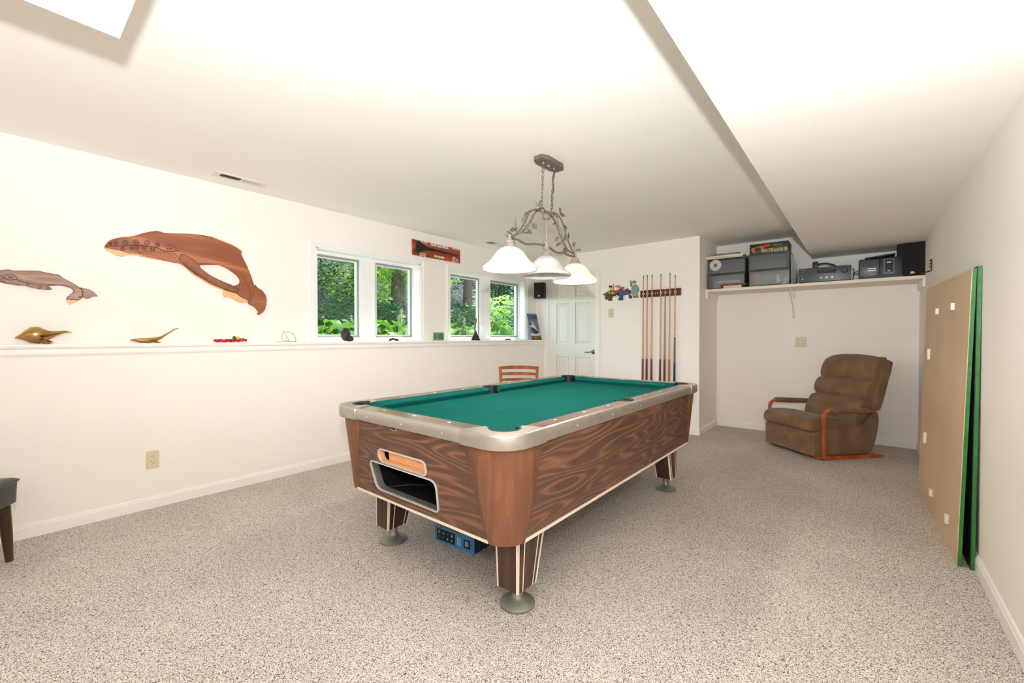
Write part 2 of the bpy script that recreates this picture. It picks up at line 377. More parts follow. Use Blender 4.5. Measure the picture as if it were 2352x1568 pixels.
# ledge along the left wall
g = G()
prof = [(XU - .002, 1.085), (XL, 1.085), (XL, 1.058), (XL + .012, 1.058), (XL + .018, 1.07), (XL + .018, 1.098), (XL + .03, 1.104), (XL + .034, 1.116), (XL + .03, 1.127), (XU - .002, 1.127)]
g.loft([[V(a, y, b) for a, b in prof] for y in (YB, YD - .001)], smooth=False)
g.box((XU, YB, 1.127), (XU + .012, W1[0] - .055, 1.147)); g.box((XU, W1[1] + .055, 1.127), (XU + .012, W2[0] - .055, 1.147))
struct(g.build('trim_1', M_TRIM), 'white painted ledge along the window wall')
def base(name, a, b, n):
    """baseboard from a to b, n points into the room"""
    a = Vector(a); b = Vector(b); n = Vector(n); pr = [(0, 0), (.013, 0), (.013, .06), (.009, .066), (.009, .072), (.004, .08), (0, .08)]
    return struct(G().loft([[p + n * d + V(0, 0, z) for d, z in pr] for p in (a, b)], smooth=False).build(name, M_TRIM))
base('baseboard_left', (XL, YB, 0), (XL, YD, 0), (1, 0, 0))
base('baseboard_back', (-2.775, YD, 0), (XP, YD, 0), (0, -1, 0))
base('baseboard_alcove_side', (XP, YD - .013, 0), (XP, YA, 0), (1, 0, 0))
base('baseboard_alcove', (XP, YA, 0), (XR, YA, 0), (0, -1, 0))
base('baseboard_right', (XR, YB, 0), (XR, YA, 0), (-1, 0, 0))

# windows -----------------------------------------------------------------
M_GLS = glass_mat('window_glass', (238, 246, 240), .05)
M_SCR = mat('grey_screen_edge', (150, 152, 150), .6)
M_VINYL = mat('white_vinyl', (244, 244, 240), .35)
def casing(g, y0, y1, z1, w=.052):
    bands = ((0, .014, .011), (.014, .036, .016), (.036, w, .021))
    for a, b, t in bands:
        g.box((XU, y0 - b, 1.127), (XU + t, y0 - a, z1 + b)); g.box((XU, y1 + a, 1.127), (XU + t, y1 + b, z1 + b)); g.box((XU, y0 - a, z1 + a), (XU + t, y1 + a, z1 + b))
def window(idx, w, m0, m1, label):
    y0, y1, z0, z1 = w; root = thing('window_%d' % idx, label, 'window', (XU - .1, (y0 + y1) / 2, z0)); struct(root)
    XF = XU - .10
    g = G(); casing(g, y0, y1, z1); g.build('casing', M_TRIM, root)
    g = G()                                   # jamb liner + mullion + outer frame
    g.box((XU - .2, y0 - .003, z0), (XU, y0 + .012, z1 + .003)); g.box((XU - .2, y1 - .012, z0), (XU, y1 + .003, z1 + .003)); g.box((XU - .2, y0, z1 - .012), (XU, y1, z1 + .003)); g.box((XU - .2, y0, z0 - .01), (XU - .001, y1, z0 + .004))
    g.box((XF - .08, m0, z0), (XF, m1, z1)); 
    for a, b in ((y0, m0), (m1, y1)):
        g.box((XF - .07, a, z0), (XF + .004, a + .03, z1)); g.box((XF - .07, b - .03, z0), (XF + .004, b, z1)); g.box((XF - .07, a + .03, z1 - .04), (XF + .004, b - .03, z1)); g.box((XF - .07, a + .03, z0), (XF + .004, b - .03, z0 + .035))
    g.build('frame', M_VINYL, root)
    for i, (a, b) in enumerate(((y0 + .03, m0), (m1, y1 - .03))):
        a += .003 if i == 0 else .032; b -= .032 if i == 0 else .003; za, zb = z0 + .036, z1 - .042
        g = G(); s = .028
        g.plate([(a, za), (b, za), (b, zb), (a, zb)], [[(a + s, za + s), (b - s, za + s), (b - s, zb - s), (a + s, zb - s)]], mpX(XF - .05, 1), 0, .03)
        sash = g.build('sash', M_VINYL, root)
        G().box((XF - .038, a + s - .002, za + s - .002), (XF - .034, b - s + .002, zb - s + .002)).build('glass', M_GLS, sash)
        g = G().plate([(a + .003, za + .003), (b - .003, za + .003), (b - .003, zb - .003), (a + .003, zb - .003)], [[(a + .018, za + .018), (b - .018, za + .018), (b - .018, zb - .018), (a + .018, zb - .018)]], mpX(XF - .02, 1), 0, .008)
        g.build('screen_frame', M_SCR, sash)
        c = (a + b) / 2 + (-.02 if i == 0 else .05)
        g = G().rbox((XF + .004, c - .045, z0 + .006), (XF + .03, c + .045, z0 + .026), .006)
        g.tube([(XF + .03, c + .03, z0 + .022), (XF + .045, c, z0 + .034), (XF + .04, c - .05, z0 + .034), (XF + .03, c - .07, z0 + .026)], .006)
        cr = g.build('crank_handle', M_VINYL, root)
        yy = (m0 - .012) if i == 0 else (m1 + .012)
        g = G().rbox((XF + .004, yy - .008, z0 + .10), (XF + .012, yy + .008, z0 + .17), .003); g.tube([(XF + .01, yy, z0 + .12), (XF + .025, yy, z0 + .14), (XF + .022, yy, z0 + .185)], .005)
        g.build('lock_lever', M_VINYL, root)
window(1, W1, 2.404, 2.526, 'near white double casement window left of the marlin plaque')
window(2, W2, 4.187, 4.33, 'far white double casement window beside the corner')

# door ----------------------------------------------------------------------
dr = thing('door_1', 'white six panel door with a brass lever handle', 'door', (-3.26, YD + .03, 0)); struct(dr)
x0, x1, zt = -3.655, -2.865, 2.08
PAN = [(a, b, c, d) for a, b in ((-3.515, -3.30), (-3.19, -2.955)) for c, d in ((.24, .886), (1.065, 1.665), (1.75, 1.985))]
g = G().plate([(x0, .008), (x1, .008), (x1, zt), (x0, zt)], [[(a, c), (b, c), (b, d), (a, d)] for a, b, c, d in PAN], mpY(YD + .012, 1), 0, .035)
for a, b, c, d in PAN:
    q0, q1 = .022, .05
    mp = mpY(YD + .012, 1)
    r0 = [(a, c), (b, c), (b, d), (a, d)]; r1 = [(a + q0, c + q0), (b - q0, c + q0), (b - q0, d - q0), (a + q0, d - q0)]; r2 = [(a + q1, c + q1), (b - q1, c + q1), (b - q1, d - q1), (a + q1, d - q1)]
    g.loft([[mp(u, v, w) for u, v in r] for r, w in ((r0, .0), (r0, .006), (r1, .016), (r1, .016), (r2, .005))], cap=False, smooth=False); g.add([mp(u, v, .005) for u, v in r2], [(0, 1, 2, 3)])
g.build('leaf', mat('door_paint', (232, 230, 222), .5), dr)
M_BRASS = mat('polished_brass', (178, 142, 84), .18, metal=1)
g = G().lathe([(.033, 0), (.033, .006), (.022, .014), (.010, .016), (.010, .045)], (-2.90, YD + .012, .961), 24, Matrix.Rotation(PI / 2, 3, 'X'))
g.tube(smooth_line([(-2.90, YD - .033, .961), (-2.93, YD - .036, .962), (-2.96, YD - .034, .952), (-2.99, YD - .032, .957), (-3.015, YD - .026, .950)]), [.011] * 8 + [.008] * 17 if False else .0085)
g.build('handle', M_BRASS, dr)
g = G()
for a, b, t in ((0, .02, .012), (.02, .05, .017), (.05, .075, .02)):
    g.box((x1 + a, YD - t, 0), (x1 + b, YD, zt + b)); g.box((x0 - b, YD - t, 0), (x0 - a, YD, zt + b)); g.box((x0 - a, YD - t, zt + a), (x1 + a, YD, zt + b))
g.box((x0 - .004, YD, 0), (x0, YD + .1, zt)); g.box((x1, YD, 0), (x1 + .004, YD + .1, zt)); g.box((x0, YD, zt), (x1, YD + .1, zt + .005))
g.build('casing', M_TRIM, dr)

# ================================================================ POOL TABLE
TC = V(-1.618, 2.355, 0); HW, HL, TZ = .635, 1.19, .80
pt = thing('pool_table', 'walnut laminate pool table with green felt and aluminium corner castings', 'pool table', TC)
def T(u, v, z): return V(TC.x + u, TC.y + v, z)
# cabinet: rounded rectangle lofted from under the rail to the bottom
def quarter(hw, hl, r, leg, n=8):
    """corner outline in the +,+ quadrant: from the long side round to the short side"""
    return [(hw, hl - leg)] + arc(hw - r, hl - r, r, 0, 90, n) + [(hw - leg, hl)]
TOPQ = quarter(.62, 1.175, .13, .235); BOTQ = quarter(.585, 1.125, .10, .105)
SG = {(1, 1): 1, (-1, 1): 1, (-1, -1): 1, (1, -1): 1}
for sx in (1, -1):
    for sy in (1, -1):
        rings = []
        for q, z in ((TOPQ, .752), (BOTQ, .35)):
            outr = [T(sx * u, sy * v, z) for u, v in q]
            inr = [T(sx * (u - .025 if abs(u) > .3 else u), sy * (v - .03), z) for u, v in q][::-1]
            rings.append(outr + inr)
        # a few height steps keep the ruled surface smooth
        rr = []
        for k in range(7):
            t = k / 6; rr.append([a.lerp(b, t) for a, b in zip(*rings)])
        o = G().loft(rr).build('corner_panel', M_CORN, pt, sharp=50)
# side panels (long) with dark walnut grain, white strip below
for sx in (1, -1):
    a = [T(sx * .616, -.945, .752), T(sx * .616, .945, .752), T(sx * .581, 1.025, .35), T(sx * .581, -1.025, .35)]
    b = [p - V(sx * .02, 0, 0) for p in a]
    G().add(a + b, [(0, 1, 2, 3), (7, 6, 5, 4), (0, 4, 5, 1), (1, 5, 6, 2), (2, 6, 7, 3), (3, 7, 4, 0)]).build('side_panel', M_WAL, pt)
    G().box(T(sx * .583 - .004, -1.02, .349), T(sx * .583 + .004, 1.02, .361)).build('bottom_strip', M_CREAM, pt)
# end panels; the near one has the two ball openings
def endmap(sy):
    def f(u, v, w):
        t = (v - .35) / .402; y = (1.121 + .05 * t - w) * sy
        return T(u, y, v)
    return f
UP = fillet([(-.245, .617), (.13, .617), (.13, .553), (-.225, .553)], [.028, .028, .022, .025])
LO = fillet([(-.325, .54), (.19, .54), (.19, .40), (-.285, .40)], [.020, .034, .018, .045])
for sy in (-1, 1):
    mp = endmap(sy); o_ = [(-.385, .752), (.385, .752), (.48, .35), (-.48, .35)]
    G().plate(o_, [UP, LO] if sy < 0 else [], mp, .0, .018).build('end_panel', M_WALX, pt)
    G().add([mp(a, b, w) for w in (-.004, .004) for a, b in ((-.48, .349), (.48, .349), (.48, .361), (-.48, .361))], [(0, 1, 2, 3), (4, 5, 6, 7), (0, 1, 5, 4), (2, 3, 7, 6), (0, 3, 7, 4), (1, 2, 6, 5)]).build('bottom_strip', M_CREAM, pt)
mp = endmap(-1)
for hole, nm in ((UP, 'slot_frame'), (LO, 'return_frame')):
    cu = sum(u for u, v in hole) / len(hole); cv = sum(v for u, v in hole) / len(hole)
    def off(d): 
        n = len(hole); r = []
        for i in range(n):
            a, b = hole[i - 1], hole[(i + 1) % n]; tx, ty = b[0] - a[0], b[1] - a[1]; l = math.hypot(tx, ty)
            nx, ny = ty / l, -tx / l
            if (hole[i][0] - cu) * nx + (hole[i][1] - cv) * ny < 0: nx, ny = -nx, -ny
            r.append((hole[i][0] + nx * d, hole[i][1] + ny * d))
        return r
    o1 = off(.004); i0 = off(-.002); dep = .03 if nm == 'slot_frame' else .04
    fr_ = G().loft([[mp(u, v, w) for u, v in r] for r, w in ((o1, .0), (o1, -.006), (i0, -.007), (i0, .004))], cap=False).build(nm, mat('satin_lip_metal', (216, 211, 202), .35, metal=.3), pt, sharp=30)
    G().loft([[mp(u, v, w) for u, v in r] for r, w in ((i0, .004), (i0, dep))], cap=False).build('inner_sleeve', M_FOOT if nm != 'slot_frame' else M_PLY, fr_, sharp=30)
G().add([mp(a, b, .032) for a, b in ((-.20, .54), (.15, .54), (.15, .63), (-.20, .63))], [(0, 1, 2, 3)]).add([mp(a, b, c) for a, b, c in ((-.2, .54, .032), (-.2, .63, .032), (-.2, .63, .05), (-.2, .54, .05))], [(0, 1, 2, 3)]).build('slot_board', M_PLY, pt)
g = G()                                                         # open ball chamber behind the return opening
c = [(-.36, .395, .02), (.22, .395, .02), (.22, .545, .02), (-.36, .545, .02)]
ring = lambda w: [mp(a, b, w) for a, b, _ in c]
g.loft([ring(.019), ring(.34)], cap=False, smooth=False); g.add(ring(.34), [(0, 1, 2, 3)])
g.build('ball_chamber', M_DARKIN, pt)
G().add([mp(a, .397, w) for a, w in ((-.25, .04), (-.2, .12), (-.1, .2), (.21, .24), (.21, .04))], [(0, 1, 2, 3, 4)]).tube([mp(-.25, .402, .045), mp(-.2, .402, .12), mp(-.1, .402, .2), mp(.21, .402, .24)], .004).build('ball_tray', M_RUB, pt)
G().box(*(lambda a, b: ((min(a.x, b.x), min(a.y, b.y), min(a.z, b.z)), (max(a.x, b.x), max(a.y, b.y), max(a.z, b.z))))(mp(-.02, .40, .25), mp(.03, .53, .29))).build('chamber_post', mat('orange_wood', (196, 100, 58), .6), pt)
G().box(T(-.56, -1.06, .36), T(.56, 1.06, .375)).build('bottom_board', M_DARKIN, pt)
# name badge
bo = mp(-.085, .738, -.001)
G().rbox(bo + V(-.024, -.003, -.009), bo + V(.024, .001, .009), .002).build('maker_badge', M_ALU, pt)
G().rbox(bo + V(-.019, -.0045, -.005), bo + V(.019, -.002, .005), .001).build('maker_badge_plate', M_BLK, pt)
# metal edge trim all round between the castings
for s in (1, -1):
    g = G(); pr = [(0, .748), (.013, .748), (.016, .752), (.016, .79), (.013, .798), (.008, .801), (-.008, .801), (-.008, .795), (0, .79)]
    g.loft([[T(s * (.621 + d), y, z) for d, z in pr] for y in (-.96, .96)], smooth=False)
    for y in (-.70, -.35, .0, .35, .70): g.lathe([(.006, 0), (.005, .002), (0, .003)], T(s * .637, y, .772), 10, Matrix.Rotation(PI / 2 * s, 3, 'Y'))
    g.build('edge_trim', M_ALU, pt)
    g = G(); g.loft([[T(x, s * (1.176 + d), z) for d, z in pr] for x in (-.41, .41)], smooth=False)
    for x in (-.28, .0, .28): g.lathe([(.006, 0), (.005, .002), (0, .003)], T(x, s * 1.192, .772), 10, Matrix.Rotation(-PI / 2 * s, 3, 'X'))
    g.build('edge_trim', M_ALU, pt)
PW, PL = .4825, 1.03            # half play field
PC = (PW + .028, PL + .028); PR = .062
# wood rails
for s in (1, -1):
    G().plate([(-.425, s * (PL + .045)), (.425, s * (PL + .045)), (.425, s * 1.169), (-.425, s * 1.169)], [], lambda u, v, w: T(u, v, .76 + w), 0, .04).build('rail', M_RAILX, pt)
    notch = [(s * (PW + .04 + .052 * math.cos(math.radians(a))), .052 * math.sin(math.radians(a))) for a in range(90, -91, -15)]
    G().plate([(s * (PW + .045), .985), (s * .614, .985), (s * .614, -.985), (s * (PW + .045), -.985)] + [q for q in notch[::-1]], [], lambda u, v, w: T(u, v, .76 + w), 0, .04).build('rail', M_RAIL, pt)
# cushions (cloth covered), mitred at the pockets
def cushion(p0, p1, n, e0, e1):
    """nose line p0->p1 in (u,v); n points outward to the rail; e0/e1 how much longer the back edge is"""
    p0 = Vector((*p0, 0)); p1 = Vector((*p1, 0)); n = Vector((*n, 0)); d = (p1 - p0).normalized()
    pr = [(.0, .789), (.006, .794), (.045, .801), (.051, .800), (.051, .756), (.016, .756), (.0, .779)]
    R = []
    for base_, e, sgn in ((p0, e0, -1), (p1, e1, 1)):
        R.append([(lambda q: T(q.x, q.y, z))(base_ + n * w + d * sgn * e * min(1, w / .045)) for w, z in pr])
    return G().loft(R, smooth=False).build('cushion', M_FELT, pt)
for s in (1, -1):
    cushion((-PW + .075, s * PL), (PW - .075, s * PL), (0, s), .048, .048)
    cushion((s * PW, .062), (s * PW, PL - .075), (s, 0), .012, .048)
    cushion((s * PW, -PL + .075), (s * PW, -.062), (s, 0), .048, .012)
# felt bed
out = []
for sx, sy in ((1, 1), (-1, 1), (-1, -1), (1, -1)):
    cx, cy = sx * PC[0], sy * PC[1]; base_a = math.degrees(math.atan2(-sy, -sx))
    a0, a1 = base_a + 78, base_a - 78
    seg = [(cx + PR * math.cos(math.radians(a0 + (a1 - a0) * i / 10)), cy + PR * math.sin(math.radians(a0 + (a1 - a0) * i / 10))) for i in range(11)]
    # order so that we walk counter-clockwise round the bed
    if sx * sy > 0: ccw = seg if abs(seg[0][0]) > abs(seg[-1][0]) else seg[::-1]
    else: ccw = seg if abs(seg[0][1]) > abs(seg[-1][1]) else seg[::-1]
    out.append((ccw, sx, sy))
sidep = [(PW + .04 + .052 * math.cos(math.radians(a)), .052 * math.sin(math.radians(a))) for a in range(240, 119, -15)]
poly = []
bed = [(q) for q in out[0][0]] + [q for q in out[1][0]] + [(-u, v) for u, v in sidep[::-1]] + [q for q in out[2][0]] + [q for q in out[3][0]] + sidep
G().plate(bed, [], lambda u, v, w: T(u, v, .7545 - w), 0, .025).build('playing_surface', M_FELT, pt)
g = G(); g.ell(T(0, -.515, .7548), (.011, .011, .0006), 8); g.build('foot_spot', M_BLK, pt)
# pocket liners
def liner(c, r, a0, a1, zt=.802, lip=.012):
    g = G(); n = 18; rings = []
    for rr, z in ((r - .004, .66), (r - .004, zt - .006), (r, zt), (r + lip, zt), (r + lip, zt - .008), (r + .002, .66)):
        rings.append([T(c[0] + rr * math.cos(math.radians(a0 + (a1 - a0) * k / n)), c[1] + rr * math.sin(math.radians(a0 + (a1 - a0) * k / n)), z) for k in range(n + 1)])
    vs = [q for r_ in rings for q in r_]; m_ = n + 1; N = len(rings)
    fs = [(i * m_ + k, i * m_ + k + 1, ((i + 1) % N) * m_ + k + 1, ((i + 1) % N) * m_ + k) for i in range(N) for k in range(n)]
    g.add(vs, fs, True)
    g.lathe([(0, .655), (r + .004, .655), (r + .004, .66), (0, .66)], T(c[0], c[1], 0), 20)
    return g
for sx in (1, -1):
    for sy in (1, -1):
        b_ = math.degrees(math.atan2(sy, sx)); liner((sx * PC[0], sy * PC[1]), PR, b_ - 100, b_ + 100, .8055, .006).build('pocket_liner', M_RUB, pt, sharp=30)
    liner((sx * (PW + .04), 0), .05, (0 if sx > 0 else 180) - 105, (0 if sx > 0 else 180) + 105, .803, .016).build('pocket_liner', M_RUB, pt, sharp=30)
    # bed cloth visible jaw back
# corner castings
for sx in (1, -1):
    for sy in (1, -1):
        hw, hl = .640, 1.195
        o_ = [(hw, hl - .25)] + arc(hw - .13, hl - .13, .13, 0, 90, 10) + [(hw - .25, hl)]
        o_ += [(hw - .243, hl - .05), (hw - .222, hl - .10), (PC[0] - .086, PL + .050)]
        o_ += [(PC[0] + (PR + .005) * math.cos(math.radians(a)), PC[1] + (PR + .005) * math.sin(math.radians(a))) for a in range(150, -61, -14)]
        o_ += [(PW + .050, PC[1] - .086), (hw - .10, hl - .222), (hw - .05, hl - .243)]
        g = G(); mpc = lambda u, v, w, sx=sx, sy=sy: T(sx * u, sy * v, w)
        ins = .009; n_o = 13
        inner = [(hw - ins, hl - .25)] + arc(hw - .13, hl - .13, .13 - ins, 0, 90, 10) + [(hw - .25, hl - ins)]
        o_ = inner + o_[n_o:]
        g.plate(o_, [], mpc, .794, .8035)
        rings = []
        for d, z in ((-ins, .8035), (-.004, .8025), (-.001, .7995), (0, .795), (0, .752), (-.003, .744), (-.03, .744)):
            q = [(hw + d, hl - .25)] + arc(hw - .13, hl - .13, .13 + d, 0, 90, 10) + [(hw - .25, hl + d)]
            rings.append([mpc(u, v, z) for u, v in q])
        nn = len(rings[0]); vs = [q for r in rings for q in r]; fs = [(i * nn + k, i * nn + k + 1, (i + 1) * nn + k + 1, (i + 1) * nn + k) for i in range(6) for k in range(nn - 1)]
        fs += [tuple(i * nn for i in range(7)), tuple(i * nn + nn - 1 for i in range(7))]
        g.add(vs, fs, True)
        g.build('corner_casting', M_CAST, pt, sharp=35)
# diamond sights
M_SIGHT = mat('pearl_sight', (238, 232, 222), .3)
def sight(u, v, along):
    q = [(.013, 0), (0, .0055), (-.013, 0), (0, -.0055)]
    q = closed2(q, 3)
    G().plate([(u + (a if along == 'x' else b), v + (b if along == 'x' else a)) for a, b in q], [], lambda x, y, w: T(x, y, .8003 + w), 0, .001).build('sight', M_SIGHT, pt)
for s in (1, -1):
    for f in (-.2412, 0, .2412): sight(f, s * 1.115, 'x')
    for f in (-.772, -.515, -.2575, .2575, .515, .772): sight(s * .562, f, 'y')
# legs
M_WALZ = wood('walnut_leg', (56, 36, 28), (88, 58, 44), 'Z', .4, 4, (1.2, 12), .55)
for sx in (1, -1):
    for sy in (1, -1):
        cx, cy = sx * .458, sy * .905 + (-.0)
        # outer faces vertical, inner faces slope in
        ox, oy = sx * .518, sy * .985; it, ib = .125, .112; lt, lb = .205, .128
        top = [(ox, oy), (ox - sx * it, oy), (ox - sx * it, oy - sy * lt), (ox, oy - sy * lt)]; bot = [(ox, oy), (ox - sx * ib, oy), (ox - sx * ib, oy - sy * lb), (ox, oy - sy * lb)]
        leg = G().loft([[T(*p, .36) for p in top], [T(*p, .095) for p in bot]], smooth=False).build('leg', M_WALZ, pt)
        g = G()
        def strip(a, b, c, d, t=.004):
            """strip on a face: a,b top points, c,d bottom points"""
            n_ = (Vector(b) - Vector(a)).cross(Vector(c) - Vector(a)).normalized() * t
            P = [Vector(a), Vector(b), Vector(d), Vector(c)]; g.add([p + n_ for p in P] + [p - n_ for p in P], [(0, 1, 2, 3), (7, 6, 5, 4), (0, 4, 5, 1), (1, 5, 6, 2), (2, 6, 7, 3), (3, 7, 4, 0)])
        def lerp2(p, q, t): return (p[0] + (q[0] - p[0]) * t, p[1] + (q[1] - p[1]) * t)
        for (i, j) in ((0, 3), (0, 1), (1, 2), (3, 2)):
            for t0, t1 in ((.0, .06), (.94, 1.0)) + (((.24, .27), (.78, .81)) if (i, j) in ((0, 3), (1, 2)) else ()):
                a, b = lerp2(top[i], top[j], t0), lerp2(top[i], top[j], t1); c_, d_ = lerp2(bot[i], bot[j], t0), lerp2(bot[i], bot[j], t1)
                strip(T(*a, .36), T(*b, .36), T(*c_, .093), T(*d_, .093), .0022)
        g.build('edge_strip', M_CREAM, leg)
        G().lathe([(0, 0), (.074, 0), (.078, .004), (.078, .010), (.07, .016), (.04, .030), (.026, .036), (.022, .048), (.020, .10), (0, .10)], T(sx * .458, sy * .912, 0), 36).build('levelling_foot', M_FOOT, leg, sharp=50)

# ================================================================ PENDANT LIGHT
LX = -1.655; LY = (1.985, 2.37, 2.745)
pl = thing('pendant_light', 'three shade island pendant with verdigris vine metalwork over the pool table', 'pendant light', (LX, 2.40, ZC))
M_VER = mat('weathered_bronze', (112, 100, 92), .6, metal=.15, bump=.3, bscale=140, var=.25, vscale=60)
M_VER2 = mat('grey_pink_metal', (152, 140, 134), .55, metal=.1, bump=.2, bscale=120, var=.12, vscale=50)
M_SHADE = shade_mat()
g = G(); o_ = [(-.055, -.085), (-.03, -.135), (.03, -.135), (.055, -.085), (.055, .085), (.03, .135), (-.03, .135), (-.055, .085)]
g.plate(o_, [], lambda u, v, w: V(LX + u, 2.405 + v, ZC - w), 0, .026)
g.build('canopy', M_VER, pl)
for y in (2.335, 2.40, 2.465): G().ell((LX, y, ZC - .032), (.008, .008, .009), 6).build('canopy_screw', M_VER2, pl)
def chain(p0, p1, link=.036):
    p0 = Vector(p0); p1 = Vector(p1); d = (p1 - p0); n = round(d.length / (link * .78)); d.normalize(); g = G(); s = d.orthogonal().normalized(); t = d.cross(s)
    for i in range(n):
        c = p0.lerp(p1, (i + .5) / n); a, b = (s, t) if i % 2 else (t, s); a = (a + b * .3 * math.sin(i * 1.7)).normalized(); q = []
        for k in range(12):
            an = 2 * PI * k / 12; q.append(c + d * (link / 2) * math.cos(an) + a * .0068 * math.sin(an) * (1.15 if abs(math.cos(an)) < .8 else 1))
        g.tube(q, .0021, 5, close=True)
    return g
chain((LX, 2.335, ZC - .04), (LX, 2.315, 2.02)).build('chain', M_VER, pl)
chain((LX, 2.465, ZC - .04), (LX, 2.425, 1.995)).build('chain', M_VER, pl)
G().tube([(LX + .008 * math.sin(i * .9), 2.465 - .04 * i / 20 + .006 * math.cos(i * .9), ZC - .03 - (ZC - .03 - 1.99) * i / 20) for i in range(21)], .0028, 6).build('power_cord', mat('dark_cord', (70, 56, 46), .5), pl)
G().lathe([(0, 1.98), (.026, 1.98), (.030, 1.987), (.025, 1.993), (.024, 2.03), (.014, 2.036), (.005, 2.038), (.008, 2.046), (.004, 2.052), (0, 2.053)], (LX, LY[1], -.012), 20).build('upper_hub', M_VER2, pl)
G().lathe([(.006, 1.80), (.006, 1.98)], (LX, LY[1], 0), 10).lathe([(0, 1.762), (.016, 1.762), (.024, 1.77), (.022, 1.778), (.022, 1.812), (.018, 1.818), (0, 1.818)], (LX, LY[1], 0), 20).build('centre_stem', M_VER2, pl)
bar = smooth_line([(LX, LY[0], 1.772), (LX, LY[0] + .07, 1.775), (LX, LY[0] + .16, 1.762), (LX, LY[0] + .26, 1.778), (LX, LY[1], 1.788), (LX, LY[1] + .12, 1.762), (LX, LY[1] + .22, 1.772), (LX, LY[2] - .08, 1.764), (LX, LY[2], 1.772)], 8)
G().tube(bar, .0075, 8).build('crossbar', M_VER, pl)
arms = []
for s, yE in ((-1, LY[0]), (1, LY[2])):
    for dx in (-.022, .022):
        k = abs(yE - LY[1])
        P = smooth_line([(LX + dx * .3, LY[1] + s * .02, 2.0), (LX + dx, LY[1] + s * .07, 2.022), (LX + dx * 1.2, LY[1] + s * .15, 1.985), (LX + dx * 1.1, LY[1] + s * .21, 1.90), (LX + dx * .8, LY[1] + s * (k - .09), 1.82), (LX + dx * .3, LY[1] + s * (k - .02), 1.785)], 8)
        G().tube(P, .0058, 8).build('vine_arm', M_VER, pl); arms.append((s, dx, P))
rnd = random.Random(3)
def vleaf(g, c, d, size):
    d = Vector(d).normalized(); s = d.orthogonal().normalized(); s.rotate(Matrix.Rotation(rnd.uniform(0, 6.28), 3, d)); n = d.cross(s)
    pts = [(0, 0), (.12, .26), (.36, .24), (.55, .36), (.74, .2), (1, 0), (.74, -.2), (.55, -.36), (.36, -.24), (.12, -.26)]
    vs = [c + d * a * size + s * b * size + n * (abs(b) * -.35 * size) for a, b in pts]
    g.add(vs + [v + n * .002 for v in vs], [tuple(range(10)), tuple(range(10, 20))[::-1]] + [(i, (i + 1) % 10, 10 + (i + 1) % 10, 10 + i) for i in range(10)])
for s, dx, P in arms:
    g = G()
    for i in (6, 12, 17, 23, 28, 33, 37):
        c = P[min(i, len(P) - 1)]; d = V(dx * 18 + rnd.uniform(-.6, .6), s * rnd.uniform(-.4, .8), rnd.uniform(-.9, .6))
        e = c + d.normalized() * .022; g.tube([c, e], .0016, 5); vleaf(g, e, d + V(0, 0, rnd.uniform(-.4, .2)), rnd.uniform(.040, .054)); 
        if i in (12, 28): vleaf(g, e, d.cross(V(0, 0, 1)) + V(0, 0, .6), .038)
    g.build('vine_leaves', M_VER, pl)
    t_ = [P[8] + V(0, 0, 0), P[14] + V(-dx * .9, 0, -.02), P[20] + V(-dx * 1.4, 0, -.02), P[27] + V(dx * .4, 0, -.03), P[34]]
    g = G().tube(smooth_line(t_, 6), .0017, 5)
    c0 = P[36 if dx > 0 else 30]; g.tube([c0 + V(.006 * math.cos(i * 1.6) + dx * .2, .006 * math.sin(i * 1.6) + s * .02, i * .0035) for i in range(24)], .0012, 5)
    g.build('tendril', M_VER, pl)
for i, y in enumerate(LY):
    c = (LX, y, 0); dz = 0
    g = G().lathe([(0, 1.765), (.004, 1.775), (.011, 1.783), (.011, 1.776) if False else (.010, 1.770), (.012, 1.762), (.026, 1.757), (.031, 1.750), (.031, 1.742), (.028, 1.739), (.033, 1.734), (.034, 1.726), (.041, 1.718), (.043, 1.713), (0, 1.713)] if i != 1 else [(0, 1.764), (.012, 1.762), (.014, 1.755), (.026, 1.748), (.032, 1.738), (.028, 1.733), (.034, 1.727), (.034, 1.72), (.041, 1.716), (.043, 1.713), (0, 1.713)], c, 24)
    if i != 1: g.ell((LX, y, 1.784), (.011, .011, .012), 6)
    g.build('shade_cap', M_VER2, pl)
    prof = [(.040, 1.714), (.060, 1.704), (.082, 1.686), (.101, 1.660), (.118, 1.636), (.136, 1.618), (.156, 1.604), (.166, 1.595), (.167, 1.588), (.163, 1.583)]
    inn = [(r - .004, z - .002) for r, z in prof[::-1]]
    sh = G().lathe(prof + inn, c, 56, caps=False).build('shade', M_SHADE, pl, sharp=60)
    b = G().ell((LX, y, 1.655), (.027, .027, .034), 8).lathe([(.013, 1.68), (.013, 1.71)], c, 12)
    if i != 1:
        b.build('bulb', mat('lit_bulb', (255, 244, 226), .5, emit=(255, 214, 170), estr=5), pl)
        l = lamp('bulb_light', 'POINT', (0, 0, 0), 15, (1, .84, .68), shadow_soft_size=.03); l.parent = pl; l.location = (0, y - 2.40, 1.655 - ZC - .045)
    else: b.build('bulb', mat('unlit_bulb', (236, 232, 226), .3), pl)

